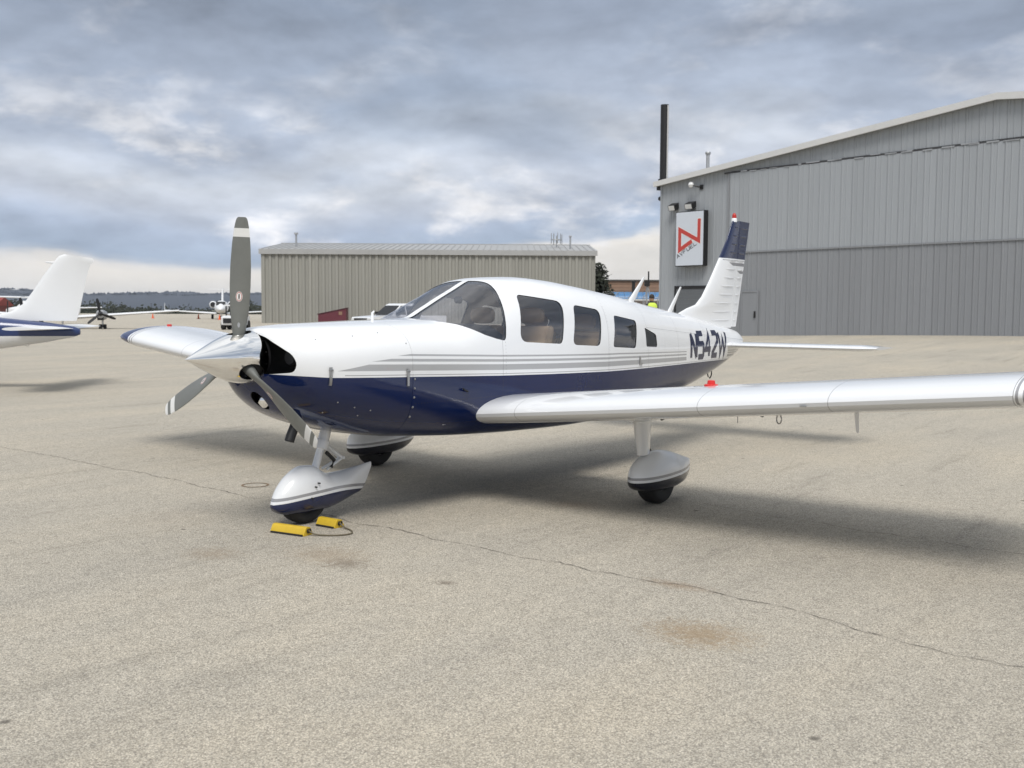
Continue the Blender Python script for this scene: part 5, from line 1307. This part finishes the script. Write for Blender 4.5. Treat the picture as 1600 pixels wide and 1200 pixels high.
def jet():
    o = empty('business_jet', site(-41.6, 150, 0), SITE_RZ-PI/2+.25, 'white business jet with a high tail facing us far across the apron', 'airplane')
    loft_obj('fuselage', [(7.6, 0, 1.35, .05, .05, .05, 2), (7.3, 0, 1.38, .3, .25, .25, 2), (6.2, 0, 1.5, .62, .5, .55, 2.2), (5.2, 0, 1.62, .84, .84, .80, 2.2), (3, 0, 1.7, .92, .92, .90, 2.2), (-4, 0, 1.75, .92, .9, .9, 2.2), (-8, 0, 2.1, .25, .35, .4, 2)], M_white2, o)
    mb = MB(); mb.prism([(6.05, 2.02), (5.35, 2.46), (5.22, 2.38), (5.85, 1.95)], 1, -.62, .62); mb.build('windshield', M_dark, o)
    upright('fin', [(-4.6, -8.0, 2.5)], [(-7.2, -9.2, 4.45)], .32, M_white2, o)
    for s_ in (-1, 1):
        flat_wing('tailplane', 0, s_*2.2, 1.4, .8, -7.1, -7.7, 4.35, 4.35, M_white2, o, .08)
        flat_wing('wing', s_*.7, s_*7.9, 3.2, 1.3, 1.9, -1.3, .78, 1.22, M_white2, o, .10)
        upright('winglet', [(-1.3, -2.6, 1.22)], [(-2.0, -2.7, 2.25)], .08, M_white2, o).location = (0, s_*7.9, 0)
        y = s_*1.28
        e = loft_obj('engine', [(-2.4, y, 2.08, .38, .38, .38, 2), (-2.5, y, 2.08, .46, .46, .46, 2), (-3.2, y, 2.08, .52, .52, .52, 2), (-5.0, y, 2.08, .46, .46, .46, 2), (-5.6, y, 2.08, .3, .3, .3, 2)], M_white2, o)
        mb = MB(); mb.loft(lathe([(-2.385, .02), (-2.39, .37)], 20, 'x', (0, y, 2.08))); mb.build('fan', M_dark, e, True)
        mb = MB(); mb.box((-4.8, min(s_*.85, y), 1.98), (-3.2, max(s_*.85, y), 2.12)); mb.build('pylon', M_white2, o)
        mb = MB(); mb.tube([(-.6, s_*1.3, 1.0), (-.6, s_*1.3, .3)], .09, 8); mb.build('gear_leg', M_alu, o)
        mb = MB(); mb.loft(lathe([(s_*1.3-.14, .22), (s_*1.3-.16, .33), (s_*1.3+.16, .33), (s_*1.3+.14, .22)], 18, 'y', (-.6, 0, .335))); mb.build('tyre', M_rubber, o, True, 40)
    mb = MB(); mb.tube([(5.0, 0, 1.0), (5.0, 0, .25)], .07, 8); mb.build('gear_leg', M_alu, o); mb = MB(); mb.loft(lathe([(-.12, .15), (-.14, .24), (.14, .24), (.12, .15)], 18, 'y', (5.0, 0, .245))); mb.build('tyre', M_rubber, o, True, 40)
jet()

def highwing():
    o = empty('high_wing_airplane', site(-44.3, 96, 0), SITE_RZ-PI/2-.45, 'high winged light airplane whose wing shows left of the white fin', 'airplane')
    loft_obj('fuselage', [(2.2, 0, 1.2, .12, .12, .12, 2), (2.1, 0, 1.2, .4, .3, .35, 2.6), (1.0, 0, 1.3, .5, .35, .5, 3), (.5, 0, 1.4, .52, .75, .55, 3), (-1, 0, 1.4, .5, .75, .5, 3), (-3, 0, 1.4, .25, .35, .3, 2.5), (-5.6, 0, 1.5, .06, .1, .1, 2)], M_white2, o)
    for s_ in (-1, 1): flat_wing('wing', s_*.3, s_*5.0, 1.5, 1.1,   .7, .5, 2.45, 2.55, M_white2, o); flat_wing('stabilizer', 0, s_*1.7, .9, .6, -4.6, -4.8, 1.5, 1.5, M_white2, o)
    upright('fin', [(-3.9, -5.6, 1.5)], [(-5.0, -5.9, 2.7)], .1, M_white2, o)
    for x, y in ((-.3, 1.2), (-.3, -1.2), (1.6, 0)):
        mb = MB(); mb.tube([(x, y*.4, .95), (x, y, .3)], .04, 8); mb.build('gear_leg', M_white2, o); mb = MB(); mb.loft(lathe([(y-.07, .12), (y-.08, .2), (y+.08, .2), (y+.07, .12)], 18, 'y', (x, 0, .205))); mb.build('tyre', M_rubber, o, True, 40)
    mb = MB(); mb.tube([(2.25, -.05, .3), (2.25, .05, 2.1)], .05, 6); mb.build('propeller', M_dark, o)
highwing()

def tug():
    o = empty('tow_tractor', site(-20.6, 78, 0), SITE_RZ-PI/2, 'small white tow tractor with dark wheels seen behind the upright propeller blade', 'tractor')
    mb = MB(); mb.prism(rounded([(-1.2, .35), (1.2, .35), (1.25, .95), (.3, 1.05), (.1, 1.0), (-1.2, 1.0)], .06), 1, -.75, .75); mb.build('body', M_white2, o, True, 35)
    mb = MB()
    for x, y in ((.2, -.65), (.2, .65), (-1.0, -.65), (-1.0, .65)): mb.box((x-.04, y-.04, 1.0), (x+.04, y+.04, 1.75))
    mb.build('cab_frame', M_dark, o); mb = MB(); mb.box((-1.15, -.75, 1.75), (.4, .75, 1.85)); mb.build('roof', M_white2, o)
    mb = MB(); mb.box((1.23, -.6, .5), (1.27, .6, .85)); mb.build('grille', M_dark, o)
    for x in (.8, -.8):
        for s_ in (-1, 1): y = s_*.68; mb = MB(); mb.loft(lathe([(y-.12, .25), (y-.13, .34), (y+.13, .34), (y+.12, .25)], 18, 'y', (x, 0, .345))); mb.build('tyre', M_rubber, o, True, 40)
    mb = MB(); mb.prism(rounded([(-.8, 1.0), (-.3, 1.0), (-.45, 1.4), (-.75, 1.4)], .05), 1, -.3, .3); mb.build('seat', M_dark, o)
tug()
def cone(l, d, label, cp=None):
    o = empty('traffic_cone', site(l, d, 0), 0, label, 'traffic cone', 'orange cones near the jet')
    mb = MB(); mb.loft(lathe([(.04, .16), (.65, .05), (.72, .035)], 14, 'z')); mb.build('cone_body', M_orange, o, True, 40); mb = MB(); mb.box((-.22, -.22, 0), (.22, .22, .04)); mb.build('cone_base', M_orange, o)
cone(-45.1, 150.5, 'orange cone on the apron left of the jet nose wheel'); cone(-39.7, 142, 'orange cone directly in front of the jet fuselage'); cone(-53.2, 155, 'orange cone beyond the blue tipped wing, farthest left')
o = empty('red_barn', site(-124.5, 240, -.6), SITE_RZ, 'low red roofed barn far off at the left edge', 'barn')
mb = MB(); mb.box((-8, 0, 0), (6, 8, 2.4)); mb.build('wall', grime('red_wall', (.20, .06, .05), .8), o); mb = MB(); mb.prism([(-.5, 2.4), (8.5, 2.4), (4, 4.4)], 0, -8.4, 6.4); mb.build('roof', grime('red_roof', (.24, .05, .04), .8), o)

# ------------------------------------------------------------------ air: pale haze that greys the far hills
hz = MB(); a = site(-6500, -3200, 0)
hv = [site(l, d, z) for z in (-9, 92) for l, d in ((-6400, -3100), (6400, -3100), (6400, 6300), (-6400, 6300))]
hz.add(hv, [(0, 3, 2, 1), (4, 5, 6, 7), (0, 1, 5, 4), (1, 2, 6, 5), (2, 3, 7, 6), (3, 0, 4, 7)])
M_haze = bpy.data.materials.new('haze'); M_haze.use_nodes = True; ht = M_haze.node_tree; ht.nodes.clear()
pv = ht.nodes.new('ShaderNodeVolumePrincipled'); pv.inputs['Density'].default_value = 7e-5; pv.inputs['Color'].default_value = (.78, .84, .93, 1)
ho = ht.nodes.new('ShaderNodeOutputMaterial'); ht.links.new(pv.outputs[0], ho.inputs['Volume'])
tag(hz.build('haze', M_haze), kind='stuff')
